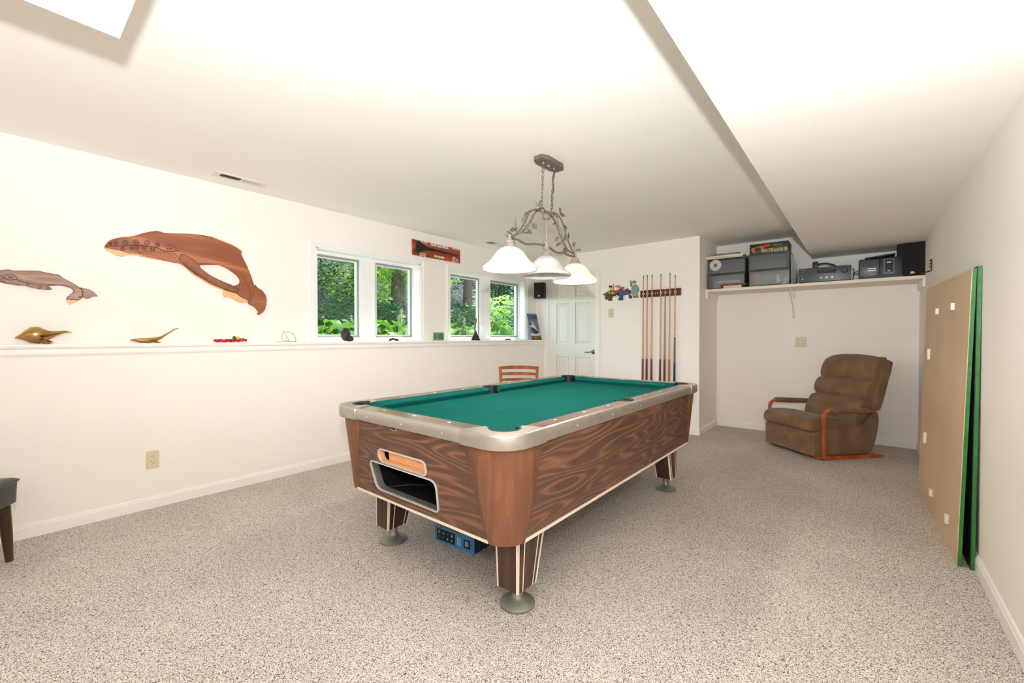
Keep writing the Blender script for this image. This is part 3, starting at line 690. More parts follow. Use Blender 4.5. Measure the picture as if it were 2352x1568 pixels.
# ================================================================ WALL CARVINGS
M_CARV = wood('carved_redwood', (134, 72, 44), (192, 122, 84), 'Y', .28, 4, (.9, 5), .5, .6)
M_CARV2 = wood('carved_weathered_wood', (130, 92, 74), (184, 154, 134), 'Y', .45, 5, (2.0, 14), .7, .4)
M_SAP = mat('pale_sapwood', (226, 178, 124), .4, var=.06, vscale=20)
M_GROOVE = mat('carved_groove', (88, 42, 22), .6)
def zpx(zx, zy, sc): return lambda q: at(zx + q[0] / sc, zy + q[1] / sc, 'X', XU)
def yz(f, pts): return [(f(p).y, f(p).z) for p in pts]
f = zpx(220, 500, 5.6)
wh = thing('wooden_whale_carving', 'large glossy redwood humpback whale carving with long flipper, on the wall left of the windows', 'wall carving', f((1000, 400)))
OUT = [(110, 375), (130, 335), (180, 290), (300, 255), (480, 235), (620, 195), (760, 170), (820, 178), (900, 198), (1150, 205), (1300, 215), (1500, 255), (1650, 310), (1780, 365), (1860, 420), (1875, 440), (1870, 475), (1930, 600), (1990, 740), (2030, 860), (2060, 895), (2140, 950), (2180, 1030), (2180, 1120), (2150, 1200), (2080, 1250), (2070, 1200), (2040, 1155), (1960, 1110), (1948, 1080), (1850, 1020), (1800, 975), (1700, 955), (1640, 925), (1550, 890), (1450, 845), (1350, 785), (1260, 730), (1180, 670), (1090, 600), (1000, 580), (850, 550), (650, 515), (500, 480), (390, 470), (300, 440), (190, 420), (125, 400)]
HOLE = [(1310, 615), (1500, 608), (1600, 618), (1700, 665), (1790, 730), (1840, 790), (1845, 830), (1810, 865), (1750, 872), (1640, 830), (1500, 765), (1400, 700), (1340, 650)]
G().relief(yz(f, closed2(OUT, 3)), [yz(f, closed2(HOLE, 3))], mpX(XU, 1), .010, [(.003, .006), (.005, .005), (.007, .004)]).build('body', M_CARV, wh)
FL = [(1090, 470), (1200, 510), (1300, 590), (1340, 650), (1400, 700), (1500, 765), (1640, 830), (1760, 880), (1830, 925), (1800, 960), (1700, 945), (1640, 915), (1550, 880), (1450, 835), (1350, 775), (1260, 720), (1180, 660), (1110, 600), (1060, 540)]
G().relief(yz(f, closed2(FL, 3)), [], mpX(XU + .018, 1), .010, [(.003, .004), (.004, .003)]).build('flipper', wood('carved_redwood_dark', (108, 58, 38), (146, 88, 62), 'Y', .3, 4, (1, 6), .4, .6), wh)
FK = [(2036, 870), (2060, 895), (2140, 950), (2180, 1030), (2180, 1120), (2150, 1200), (2080, 1250), (2070, 1200), (2040, 1155), (1975, 1105), (2000, 1010)]
G().relief(yz(f, closed2(FK, 3)), [], mpX(XU + .016, 1), .010, [(.003, .004), (.004, .003)]).build('tail_fluke', M_CARV, wh)
for q in ([(1640, 930), (1700, 950), (1800, 975), (1850, 1020), (1950, 1068), (1935, 1088), (1880, 1095), (1830, 1085), (1760, 1040), (1700, 1022), (1650, 1025), (1625, 985)],
          [(1340, 222), (1480, 250), (1640, 330), (1740, 385), (1868, 436), (1858, 415), (1780, 362), (1650, 305), (1500, 250)],
          [(120, 385), (200, 400), (330, 425), (480, 455), (640, 505), (850, 545), (700, 525), (500, 484), (390, 476), (340, 500), (290, 495), (190, 450), (130, 415)],
          [(2062, 1190), (2100, 1205), (2130, 1215), (2080, 1250)],
          [(1110, 610), (1180, 665), (1260, 728), (1350, 783), (1450, 843), (1550, 888), (1640, 922), (1635, 936), (1550, 903), (1450, 858), (1350, 795), (1260, 744), (1180, 678)]):
    G().relief(yz(f, q), [], mpX(XU + .006, 1), .012, [(.0015, .0015)]).build('sapwood_edge', M_SAP, wh)
g = G()
def gl(pts, r=.0025, X=XU + .0255): g.tube(smooth_line([(X, f(p).y, f(p).z) for p in pts], 5), r, 5)
gl([(135, 375), (300, 368), (500, 358), (640, 368), (760, 385), (860, 430), (940, 440), (1050, 425)], .0028)
for i in range(13):
    x = 480 + i * 42; gl([(x, 428 + max(0, i - 7) * 3), (x + 45, 450 + i * 4), (x + 85, 462 + i * 8.5)], .002, XU + .0245)
for x, y, r in ((180, 342, 20), (245, 335, 26), (372, 328, 34), (510, 322, 34), (650, 328, 32), (785, 355, 28), (335, 402, 24), (455, 398, 24), (522, 390, 26), (612, 392, 28), (720, 405, 28)):
    for k in (1, .5): g.tube([(XU + .0255, f((x + r * k * math.cos(a * PI / 8), y + r * k * math.sin(a * PI / 8))).y, f((x + r * k * math.cos(a * PI / 8), y + r * k * math.sin(a * PI / 8))).z) for a in range(16)], .0018, 5, close=True)
for x, y in ((1130, 600), (1270, 718), (1405, 796), (1520, 855), (1665, 915)):
    r = 18; g.tube([(XU + .034, f((x + r * math.cos(a * PI / 6), y + r * math.sin(a * PI / 6))).y, f((x + r * math.cos(a * PI / 6), y - 8 + r * math.sin(a * PI / 6))).z) for a in range(12)], .0018, 5, close=True)
gl([(895, 408), (925, 396), (965, 408), (930, 418), (895, 408)], .0022); gl([(880, 375), (930, 355), (980, 375), (1030, 400)], .0018)
gl([(1850, 730), (1900, 800), (1950, 900), (1972, 980), (1960, 1080)], .002)
g.build('carved_lines', M_GROOVE, wh)
f2 = zpx(0, 600, 7.13)
wh2 = thing('wooden_whale_carving', 'smaller greyish wooden whale carving cut off by the left edge of the photo', 'wall carving', f2((500, 300)))
OUT2 = [(0, 145), (130, 135), (220, 150), (320, 152), (600, 155), (700, 172), (850, 203), (950, 218), (990, 240), (1040, 280), (1170, 345), (1290, 420), (1345, 470), (1360, 530), (1345, 590), (1290, 640), (1200, 630), (1100, 640), (1082, 610), (1110, 570), (1180, 515), (1195, 480), (1150, 440), (1060, 410), (960, 395), (850, 400), (780, 405), (845, 450), (820, 465), (700, 462), (560, 440), (380, 400), (290, 395), (100, 368), (0, 345), (-250, 330), (-420, 300), (-480, 260), (-450, 215), (-250, 170)]
G().relief(yz(f2, closed2(OUT2, 3)), [], mpX(XU, 1), .009, [(.003, .005), (.004, .004)]).build('body', M_CARV2, wh2)
G().relief(yz(f2, [(1310, 430), (1450, 460), (1530, 500), (1595, 575), (1520, 572), (1480, 595), (1430, 612), (1370, 600), (1345, 585), (1360, 520), (1340, 470)]), [], mpX(XU + .004, 1), .012, [(.002, .004)]).build('tail_fluke', M_CARV2, wh2)
G().relief(yz(f2, [(290, 350), (360, 345), (500, 368), (640, 385), (780, 405), (845, 450), (820, 465), (700, 462), (560, 440), (380, 398), (320, 385)]), [], mpX(XU + .015, 1), .006, [(.002, .003)]).build('flipper', M_CARV2, wh2)
G().relief(yz(f2, [(1085, 625), (1180, 640), (1290, 640), (1200, 675), (1160, 690), (1135, 712), (1110, 690)]), [], mpX(XU + .002, 1), .012, [(.0015, .002)]).build('sapwood_edge', M_SAP, wh2)
g = G()
def gl2(pts, r=.002, X=XU + .0185): g.tube(smooth_line([(X, f2(p).y, f2(p).z) for p in pts], 5), r, 5)
gl2([(-300, 235), (0, 245), (60, 265), (120, 300), (180, 310), (270, 300), (350, 335), (560, 375), (780, 405)], .0025); gl2([(80, 232), (120, 218), (190, 220), (240, 240), (290, 285)]); gl2([(135, 265), (150, 252), (190, 258), (205, 268), (180, 280), (135, 265)])
for x, y, r in ((45, 308, 28), (450, 372, 20), (650, 430, 22), (785, 448, 20), (1300, 590, 14)):
    g.tube([(XU + (.0185 if x < 400 or x > 1000 else .0245), f2((x + r * math.cos(a * PI / 6), y + r * math.sin(a * PI / 6))).y, f2((x + r * math.cos(a * PI / 6), y + r * math.sin(a * PI / 6))).z) for a in range(12)], .0016, 5, close=True)
g.build('carved_lines', M_GROOVE, wh2)

# marlin plaque
M_PLQ = wood('varnished_plaque_wood', (132, 48, 20), (190, 86, 46), 'Y', .25, 3, (1, 8), .5, .5)
M_WHT = mat('white_lettering', (240, 236, 228), .5)
fp = zpx(930, 530, 16.8)
Y0, Y1, Z0, Z1 = 2.955, 3.682, 2.090, 2.264
pq = thing('fishing_plaque', 'varnished wooden plaque with a black marlin bill and white lettering, above the windows', 'plaque', (XU, (Y0 + Y1) / 2, Z0))
G().relief([(Y0, Z0), (Y1, Z0), (Y1, Z1), (Y0, Z1)], [], mpX(XU, 1), .014, [(.004, .004)]).build('board', M_PLQ, pq)
BILL = [(400, 390), (560, 400), (620, 490), (850, 640), (1200, 740), (1600, 850), (2050, 965), (1950, 980), (1500, 890), (1200, 825), (850, 775), (620, 790), (540, 820), (480, 855), (370, 865), (360, 800), (385, 480)]
G().relief(yz(fp, BILL), [], mpX(XU + .017, 1), .004, [(.003, .004), (.003, .002)]).build('marlin_bill', M_BLK, pq)
def wtext(s, px, py, size, parent, mt=M_WHT, X=XU + .0185, f_=fp, name='lettering', **k):
    p = f_((px, py)); return text(s, size, (X, p.y, p.z), (0, 1, 0), (0, 0, 1), mt, name, parent, **k)
wtext('4-13-03', 680, 450, .034, pq, bold=.0006, sx=.9, X=XU + .0285)
wtext('PACIFIC BLUE MARLIN', 1300, 600, .050, pq, bold=.001, sx=.55)
wtext('KONA, HAWAII', 1940, 712, .024, pq, bold=.0006, sx=.75)
wtext('"HOOKER"', 665, 895, .020, pq, bold=.0004, sx=.9); wtext('Capt. Gary', 645, 955, .026, pq, bold=.0005, shear=.3, sx=.8)
wtext('Mike Standley', 1280, 1010, .036, pq, bold=.0008, shear=.35, sx=.75)
wtext('273', 1850, 1075, .046, pq, bold=.001, sx=.7); wtext('lbs.', 1975, 1120, .026, pq, bold=.0006, sx=.8); wtext('130 Test 1:15', 1890, 1185, .022, pq, bold=.0005, sx=.8)

# ================================================================ ON THE LEDGE (top z 1.127)
LZ = 1.127
def body_loft(g, spine, n=14, flat=1.0):
    """spine: list of (point, half-width, half-height up, half-height down, widthdir)"""
    rings = []
    for p, w, hu, hd in spine:
        p = Vector(p); r = []
        for k in range(n):
            a = 2 * PI * k / n; z = math.sin(a); r.append(p + V(w * math.cos(a), 0, z * (hu if z > 0 else hd)))
        rings.append(r)
    return g.loft(rings)
bw = thing('brass_whale', 'plump polished brass whale figure at the left end of the ledge', 'figurine', (-3.80, .15, LZ))
g = G(); body_loft(g, [((-3.80, y, z), w, a, b) for y, z, w, a, b in ((.063, 1.166, .002, .002, .002), (.08, 1.17, .018, .014, .012), (.10, 1.178, .034, .03, .028), (.125, 1.185, .046, .046, .050), (.155, 1.185, .048, .048, .056), (.18, 1.182, .036, .036, .046), (.20, 1.186, .022, .022, .03), (.23, 1.194, .012, .012, .016), (.26, 1.202, .008, .008, .008), (.275, 1.202, .006, .005, .005))])
g.build('body', M_BRASS, bw)
G().loft([[V(-3.80 + x, y, z) for x, y, z in r] for r in ([(-.002, .262, 1.204), (.002, .262, 1.204), (.002, .262, 1.2), (-.002, .262, 1.2)], [(-.035, .275, 1.204), (.035, .275, 1.204), (.035, .275, 1.200), (-.035, .275, 1.200)], [(-.045, .292, 1.2), (.045, .292, 1.2), (.045, .292, 1.198), (-.045, .292, 1.198)])]).build('tail_fluke', M_BRASS, bw)
G().loft([[V(-3.76, .175, 1.150), V(-3.755, .195, 1.150), V(-3.76, .185, 1.14)], [V(-3.725, .19, LZ + .012), V(-3.735, .215, LZ + .010), V(-3.73, .205, LZ)]]).ell((-3.742, .185, LZ + .006), (.022, .02, .006), 6).build('flipper', M_BRASS, bw)
bw = thing('brass_whale', 'slender brass whale figure with raised tail under the large carving', 'figurine', (-3.80, .66, LZ))
g = G(); body_loft(g, [((-3.80, y, z), w, a, b) for y, z, w, a, b in ((.565, 1.150, .002, .002, .002), (.585, 1.150, .012, .008, .008), (.62, 1.149, .020, .013, .018), (.66, 1.149, .021, .015, .021), (.70, 1.155, .015, .013, .018), (.73, 1.168, .010, .009, .010), (.76, 1.190, .006, .006, .007), (.79, 1.214, .004, .004, .004))])
g.build('body', M_BRASS, bw)
G().loft([[V(-3.80 + x, y, z) for x, y, z in r] for r in ([(-.003, .785, 1.212), (.003, .785, 1.212), (.003, .787, 1.209), (-.003, .787, 1.209)], [(-.028, .80, 1.228), (.028, .80, 1.228), (.028, .802, 1.225), (-.028, .802, 1.225)], [(-.034, .826, 1.236), (.034, .826, 1.236), (.034, .826, 1.234), (-.034, .826, 1.234)])]).build('tail_fluke', M_BRASS, bw)
G().loft([[V(-3.79, .66, 1.147), V(-3.79, .685, 1.147), V(-3.79, .67, 1.14)], [V(-3.755, .70, 1.134), V(-3.755, .725, 1.132), V(-3.755, .715, 1.1285)]]).loft([[V(-3.81, .66, 1.147), V(-3.81, .685, 1.147), V(-3.81, .67, 1.14)], [V(-3.845, .70, 1.134), V(-3.845, .725, 1.132), V(-3.845, .715, 1.1285)]]).build('flipper', M_BRASS, bw)
# red beaded string with parrot
rb = thing('beaded_lizard_toy', 'red beaded toy with yellow and green head lying on the ledge', 'ornament', (-3.79, 1.15, LZ))
g = G(); rr = random.Random(5)
for i in range(90):
    t = i / 90; g.ell((-3.79 + .012 * math.sin(t * 9) + rr.uniform(-.012, .012), 1.045 + .215 * t, LZ + .009 + rr.uniform(0, .012)), (.008,) * 3, 4)
g.build('beads', mat('red_beads', (196, 22, 34), .25, var=.25, vscale=90), rb)
G().ell((-3.79, 1.178, LZ + .032), (.014, .013, .020), 8).build('green_part', mat('green_bead', (40, 92, 52), .3), rb)
G().ell((-3.785, 1.198, LZ + .032), (.013, .013, .015), 8).build('yellow_part', mat('yellow_bead', (226, 176, 40), .3), rb)
g = G()
for i in range(9): g.ell((-3.785 + rr.uniform(-.008, .008), 1.215 + i * .004, LZ + .026 + rr.uniform(-.004, .006)), (.006,) * 3, 4)
g.build('brown_beads', mat('brown_beads', (150, 106, 70), .4), rb)
# wire
fw = lambda p: at(470 + p[0] / 9.408, 740 + p[1] / 9.408, 'X', -3.80)
g = G()
for pts in ([(1560, 440), (1700, 432), (1800, 415), (1795, 385), (1760, 400), (1665, 355), (1662, 280), (1690, 215), (1735, 190), (1790, 310), (1838, 425)], [(1750, 230), (1800, 205), (1860, 225), (1960, 285), (1982, 345), (1970, 400), (1945, 440), (1955, 395), (1975, 432), (1840, 425)]):
    q = [fw(p) for p in pts]; q = [V(-3.80 + .02 * math.sin(i * 1.3), p.y, max(p.z, LZ + .003)) for i, p in enumerate(q)]; g.tube(smooth_line(q, 6), .0018, 5)
tag(g.build('wire_loop', mat('tan_wire', (150, 132, 104), .5)), 'bent tan wire loop standing on the ledge left of the near window', 'wire')
# black stone penguin-like rock
M_ROCK = mat('black_stone', (44, 36, 34), .6, bump=.5, bscale=50)
def rock(g, c, r, seed, n=10, amp=.18):
    R_ = random.Random(seed); ph = [R_.uniform(0, 6) for _ in range(6)]; b = len(g.v); g.ell(c, r, n)
    for i in range(b, len(g.v)):
        d = g.v[i] - Vector(c); k = 1 + amp * (math.sin(9 * d.x / max(r) + ph[0]) * math.sin(7 * d.y / max(r) + ph[1]) + .6 * math.sin(8 * d.z / max(r) + ph[2])); g.v[i] = Vector(c) + d * k
        if g.v[i].z < LZ + .001: g.v[i].z = LZ + .001
    return g
rk = G(); rock(rk, (-3.805, 2.115, LZ + .066), (.04, .045, .062), 2, 12, .06); rock(rk, (-3.80, 2.150, LZ + .026), (.035, .04, .028), 4, 10, .08)
tag(rk.build('black_stone', M_ROCK), 'rounded black stone standing in the near window', 'stone')
g = G()
for i in range(7): rock(g, (-3.80 + .02 * math.cos(i), 2.65 + .032 * math.cos(i * .9), LZ + .010 + .006 * (i % 3)), (.014, .016, .010), i, 6, .2)
tag(g.build('dark_mineral_cluster', M_ROCK), 'small dark mineral cluster under the right pane of the near window', 'stone')
g = G(); rock(g, (-3.80, 4.52, LZ + .008), (.03, .055, .010), 9, 8, .1); tag(g.build('flat_dark_stone', M_ROCK), 'flat dark stone on the ledge under the far window right pane', 'stone')
g = G(); R_ = random.Random(8)
tops = [(0, .02, .125), (.008, -.005, .10), (-.01, -.02, .085), (.012, .03, .09), (0, -.035, .05), (0, .05, .055)]
for dx, dy, h in tops:
    P = [V(-3.80 + dx * (1 - t) * 1.5 + R_.uniform(-.004, .004), 3.87 + dy * (1.3 - t * .6) + R_.uniform(-.004, .004), LZ + h * t) for t in (0, .2, .4, .6, .8, 1)]
    g.tube(P, [.022, .02, .017, .014, .009, .003], 8)
ds = thing('driftwood_sculpture', 'jagged dark driftwood piece with an upright brown stick before the far window', 'sculpture', (-3.80, 3.87, LZ))
g.build('dark_root', mat('charred_wood', (54, 44, 40), .8, bump=.8, bscale=60), ds)
G().tube([(-3.80, 3.86, LZ + .10), (-3.80, 3.866, LZ + .16), (-3.80, 3.868, LZ + .20), (-3.80, 3.876, LZ + .24), (-3.80, 3.888, LZ + .285)], [.008, .010, .012, .016, .006], 8).build('stick', mat('brown_stick', (132, 100, 78), .7), ds)
# candle
cd_ = thing('glass_candle_holder', 'square glass holder with a green candle between the two windows', 'candle', (-3.80, 3.265, LZ))
G().box((-3.835, 3.222, LZ + .016), (-3.767, 3.308, LZ + .082)).build('green_wax', mat('green_wax', (72, 142, 98), .35), cd_)
g = G().plate(rrect(-3.845, 3.212, -3.757, 3.318, .008, 3), [rrect(-3.838, 3.219, -3.764, 3.311, .006, 3)], mpZ(LZ, 1), .012, .098); g.plate(rrect(-3.845, 3.212, -3.757, 3.318, .008, 3), [], mpZ(LZ, 1), .001, .013)
g.build('glass', glass_mat('clear_glass', (225, 240, 232), .12), cd_)
# film tin sign leaning in the corner
ts = thing('ocean_liner_sign', 'tall ship poster sign reading TITANIC leaning at the right end of the ledge', 'sign', (-3.77, 5.15, LZ))
sy0, sy1 = 5.03, 5.272; bX, tX, HT = -3.768, -3.868, .395
sn = V(tX - bX, 0, HT).normalized(); LEN = math.hypot(HT, tX - bX)
def smp(u, v, w): # u 0..1 across, v 0..1 up
    return V(bX, sy0 + (sy1 - sy0) * u, LZ) + sn * (v * LEN) + V(sn.z, 0, -sn.x) * w
def sp(nm, pts, c, w=.0035, rough=.5): return G().plate(pts, [], smp, w - .001, w).build(nm, mat('print_' + nm, c, rough), ts)
G().plate([(0, 0), (1, 0), (1, 1), (0, 1)], [], smp, 0, .003).build('sky_panel', mat('poster_blue', (96, 122, 156), .5, var=.3, vscale=9), ts)
sp('top_band', [(0, .94), (1, .94), (1, 1), (0, 1)], (84, 122, 172)); sp('black_band', [(0, 0), (1, 0), (1, .16), (0, .16)], (24, 20, 18))
sp('cloud', closed2([(.1, .62), (.3, .70), (.45, .62), (.4, .5), (.2, .45), (.05, .5)]), (196, 204, 212)); sp('dark_smoke', closed2([(.05, .6), (.2, .68), (.3, .6), (.15, .54)]), (58, 60, 66), .004)
sp('sea_foam', closed2([(.02, .22), (.2, .26), (.5, .22), (.8, .28), (.98, .24), (.98, .16), (.02, .16)], 3), (214, 220, 222), .004)
sp('hull', [(.18, .50), (.30, .22), (.70, .22), (.86, .30), (.55, .42)], (52, 44, 48), .0045); sp('hull_stripe', [(.18, .50), (.55, .42), (.86, .30), (.88, .33), (.58, .46), (.22, .53)], (236, 232, 222), .005)
sp('funnel', [(.40, .55), (.46, .70), (.60, .55)], (214, 132, 52), .005); sp('superstructure', [(.34, .50), (.60, .45), (.62, .56), (.36, .56)], (226, 216, 200), .0045); sp('flag', [(.1, .72), (.28, .76), (.24, .70)], (196, 60, 60), .005)
text('TITANIC', .088, smp(.5, .86, .004), (0, 1, 0), sn, mat('print_navy', (24, 30, 48), .5), 'lettering', ts, ext=.0004, sx=.72, bold=.0015)
text('SOUTHAMPTON  NEW YORK', .022, smp(.5, .10, .004), (0, 1, 0), sn, mat('print_gold', (226, 176, 70), .5), 'lettering', ts, ext=.0004, sx=.80, bold=.0005)
text('THE MAIDEN VOYAGE', .018, smp(.5, .045, .004), (0, 1, 0), sn, MATS['print_gold'], 'lettering', ts, ext=.0004, sx=.8)

# small wall speaker in the corner
M_GRILL = mat('speaker_grille', (30, 29, 28), .9, bump=.6, bscale=300)
def speaker_box(root, c, w, d, h, yaw, logo, lsize, taper=.0, mt=M_GRILL, logo_mat=None):
    Mx = Matrix.Translation(c) @ Matrix.Rotation(yaw, 4, 'Z')
    G().rbox((-w / 2, 0, 0), (w / 2, d, h), .012, Mx).build('cabinet', M_BLK, root)
    G().rbox((-w / 2 + .004, -.014, .005), (w / 2 - .012, .004, h - .005), .008, Mx).build('grille', mt, root)
    R3 = Mx.to_3x3()
    text(logo, lsize, Mx @ V(0, -.0145, .035), R3 @ V(1, 0, 0), (0, 0, 1), logo_mat or M_WHT, 'logo', root, bold=.0008)
ws = thing('wall_speaker', 'small black wall speaker in the corner above the ship sign', 'speaker', (-3.71, 5.10, 1.77))
speaker_box(ws, V(-3.70, 5.12, 1.745), .165, .10, .235, math.radians(22), 'JBL', .02)
G().tube([(-3.72, 5.19, 1.86), (-3.74, 5.24, 1.86), (-3.75, YD, 1.86)], .010, 8).build('wall_mount', M_BLK, ws)

# vents, outlets, switch
M_VENT = mat('vent_enamel', (228, 220, 208), .4)
def vent(x0, y0, x1, y1, label):
    r = thing('ceiling_vent', label, 'vent', ((x0 + x1) / 2, (y0 + y1) / 2, ZC)); z = ZC
    G().plate([(x0, y0), (x1, y0), (x1, y1), (x0, y1)], [[(x0 + .025, y0 + .04), (x1 - .025, y0 + .04), (x1 - .025, y1 - .04), (x0 + .025, y1 - .04)]], mpZ(z, -1), 0, .006).build('frame', M_VENT, r)
    G().box((x0 + .02, y0 + .03, z - .002), (x1 - .02, y1 - .03, z - .0005)).build('duct_opening', mat('duct_dark', (92, 84, 72), .9), r)
    g = G(); n = 30; L_ = y1 - y0 - .08
    for i in range(n):
        y = y0 + .04 + L_ * (i + .5) / n; s = -1 if i < n / 2 else 1
        g.add([(x0 + .025, y, z - .0022), (x1 - .025, y, z - .0022), (x1 - .025, y + s * .0035, z - .0065), (x0 + .025, y + s * .0035, z - .0065)], [(0, 1, 2, 3)])
    g.box((x0 + .025, (y0 + y1) / 2 - .004, z - .006), (x1 - .025, (y0 + y1) / 2 + .004, z - .002)); g.build('louvres', M_VENT, r)
vent(-3.71, 1.01, -3.59, 1.365, 'slotted ceiling vent above the large whale carving'); vent(-3.71, 3.89, -3.56, 4.23, 'ceiling vent near the far window, partly behind the lamp')
M_PLATE = mat('almond_plate', (214, 200, 172), .4)
def outlet(name, label, c, ux, n, w, h, cols=1, kind='outlet', cat='outlet'):
    r = thing(name, label, cat, c); c = Vector(c); ux = Vector(ux); n = Vector(n); uz = V(0, 0, 1)
    mp_ = lambda u, v, w_: c + ux * u + uz * v + n * w_
    G().relief([(-w / 2, -h / 2), (w / 2, -h / 2), (w / 2, h / 2), (-w / 2, h / 2)], [], mp_, .002, [(.003, .003)]).build('plate', M_PLATE, r)
    g = G(); k = G()
    if kind == 'outlet':
        for j in range(cols):
            cx = (j - (cols - 1) / 2) * .046
            for cz in (-.0195, .0195):
                g.plate([(cx + a, cz + b) for a, b in closed2([(.014, .008), (0, .014), (-.014, .008), (-.014, -.008), (0, -.014), (.014, -.008)], 2)], [], mp_, .005, .0065)
                for sx_ in (-.006, .006): k.plate([(cx + sx_ - .0012, cz), (cx + sx_ + .0012, cz), (cx + sx_ + .0012, cz + .009), (cx + sx_ - .0012, cz + .009)], [], mp_, .0064, .007)
                k.plate([(cx + a, cz - .006 + b) for a, b in arc(0, 0, .0025, 0, 330, 6)], [], mp_, .0064, .007)
        g.build('receptacle', M_PLATE, r); k.build('slots', M_BLK, r)
    elif kind == 'switch':
        k.plate([(-.004, -.010), (.004, -.010), (.004, .010), (-.004, .010)], [], mp_, .005, .0056); k.build('slot', M_BLK, r); g.box(mp_(-.003, 0, .005) - V(0, .008, 0), mp_(.003, .008, .010)); g.build('toggle', M_PLATE, r)
    return r
outlet('wall_outlet', 'almond duplex outlet low on the left wall', (XL, .669, .330), (0, 1, 0), (1, 0, 0), .07, .122)
outlet('wall_outlet', 'almond four socket outlet above the recliner', (-.56, YA, 1.109), (1, 0, 0), (0, -1, 0), .115, .118, 2)
outlet('wall_outlet', 'tan wall plate half hidden left of the stereo receiver', (-.595, YA, 1.922), (1, 0, 0), (0, -1, 0), .07, .125)
outlet('light_switch', 'almond light switch below the pool players plaque', (-2.628, YD, 1.493), (1, 0, 0), (0, -1, 0), .075, .115, kind='switch', cat='light switch')

# ================================================================ POOL PLAYERS PLAQUE
fa = lambda p: at(1370 + p[0] / 10.226, 630 + p[1] / 10.226, 'Y', YD)
def xz(pts): return [(fa(p).x, fa(p).z) for p in pts]
pp = thing('pool_players_plaque', 'painted relief of three people playing pool, on the wall beside the door', 'wall plaque', fa((600, 400)))
def ap(nm, pts, c, w0, t=.006, sm=True, rough=.35):
    q = closed2(pts, 3) if sm else pts
    return G().relief(xz(q), [], mpY(YD, -1), w0, [(.0018, t * .6), (.002, t * .4)]).build(nm, mat('paint_%d_%d_%d' % c, c, rough), pp)
ap('table_frame', [(160, 470), (300, 395), (430, 378), (600, 370), (730, 345), (860, 420), (850, 460), (760, 470), (620, 495), (400, 515), (230, 500)], (74, 40, 26), .008)
ap('table_cloth', [(200, 462), (300, 405), (440, 385), (520, 385), (470, 440), (420, 468), (260, 472)], (78, 128, 36), .014, .003)
ap('table_leg', [(225, 500), (370, 512), (380, 555), (350, 575), (385, 600), (360, 618), (270, 615), (290, 575), (215, 595), (205, 560)], (92, 52, 36), .008); ap('table_leg', [(765, 465), (840, 465), (835, 520), (850, 555), (790, 568), (765, 545)], (92, 52, 36), .008)
ap('boy_head', [(305, 300), (335, 285), (365, 300), (360, 345), (330, 355), (310, 340)], (236, 200, 168), .010); ap('boy_hair', [(296, 300), (305, 265), (340, 260), (370, 275), (370, 310), (335, 312)], (104, 34, 26), .014, .004)
ap('boy_shirt', [(305, 355), (340, 350), (390, 365), (400, 385), (340, 385), (300, 385)], (196, 190, 84), .012); ap('boy_cue', [(393, 225), (412, 225), (416, 375), (396, 375)], (190, 150, 104), .010, .004, False)
ap('player_trousers', [(540, 370), (600, 350), (680, 375), (780, 400), (800, 440), (740, 470), (640, 490), (630, 560), (625, 595), (545, 600), (530, 560), (560, 500), (545, 440)], (48, 84, 128), .018, .008)
ap('player_shirt', [(410, 440), (490, 385), (570, 330), (620, 290), (655, 300), (660, 335), (600, 345), (560, 375), (550, 420), (500, 445), (430, 462)], (214, 40, 34), .018, .007)
ap('player_head', [(485, 310), (520, 300), (560, 315), (550, 345), (510, 355)], (240, 206, 176), .016); ap('player_cap', [(445, 285), (490, 260), (540, 255), (575, 285), (560, 312), (500, 312), (460, 302)], (140, 150, 150), .020, .005)
ap('player_hand', [(370, 430), (400, 420), (425, 445), (400, 465), (370, 455)], (240, 206, 176), .016, .004); ap('player_hand', [(620, 340), (660, 340), (690, 365), (650, 370)], (240, 206, 176), .016, .004)
ap('player_cue', [(690, 360), (745, 320), (750, 328), (700, 372)], (150, 90, 50), .016, .004, False); ap('player_shoe', [(765, 410), (800, 405), (830, 430), (810, 455), (770, 450)], (40, 46, 56), .018, .005); ap('player_shoe', [(525, 580), (570, 595), (630, 590), (625, 605), (540, 607)], (34, 44, 58), .018, .004)
ap('ball', [(180, 500), (205, 490), (220, 515), (205, 540), (182, 530)], (236, 220, 196), .012, .006); ap('ball', [(470, 490), (495, 482), (512, 505), (495, 530), (472, 522)], (236, 220, 196), .016, .006); ap('ball', [(800, 460), (835, 448), (860, 475), (840, 500), (808, 492)], (236, 214, 186), .018, .006)
ap('cue_ball', [(305, 425), (320, 415), (335, 428), (320, 440)], (244, 240, 230), .018, .003); ap('dark_ball', [(255, 432), (275, 424), (285, 440), (265, 450)], (30, 32, 30), .018, .003)
ap('man_overalls', [(850, 300), (930, 290), (965, 400), (975, 470), (990, 530), (930, 530), (850, 480), (820, 400)], (150, 156, 156), .014, .010)
ap('man_shirt', [(905, 245), (960, 255), (1000, 320), (1000, 390), (965, 415), (940, 370), (880, 330), (840, 300), (860, 270)], (104, 168, 158), .022, .008)
ap('man_head', [(855, 215), (900, 190), (940, 205), (935, 240), (890, 250), (860, 240)], (236, 200, 168), .018); ap('man_hat', [(850, 190), (880, 155), (920, 150), (942, 180), (920, 200), (870, 208)], (118, 134, 130), .022, .005)
ap('man_cue', [(800, 145), (815, 145), (838, 240), (830, 290), (810, 290), (805, 230)], (150, 104, 66), .014, .004, False); ap('man_shoe', [(870, 510), (930, 525), (990, 530), (985, 545), (900, 545)], (44, 40, 40), .016, .004)

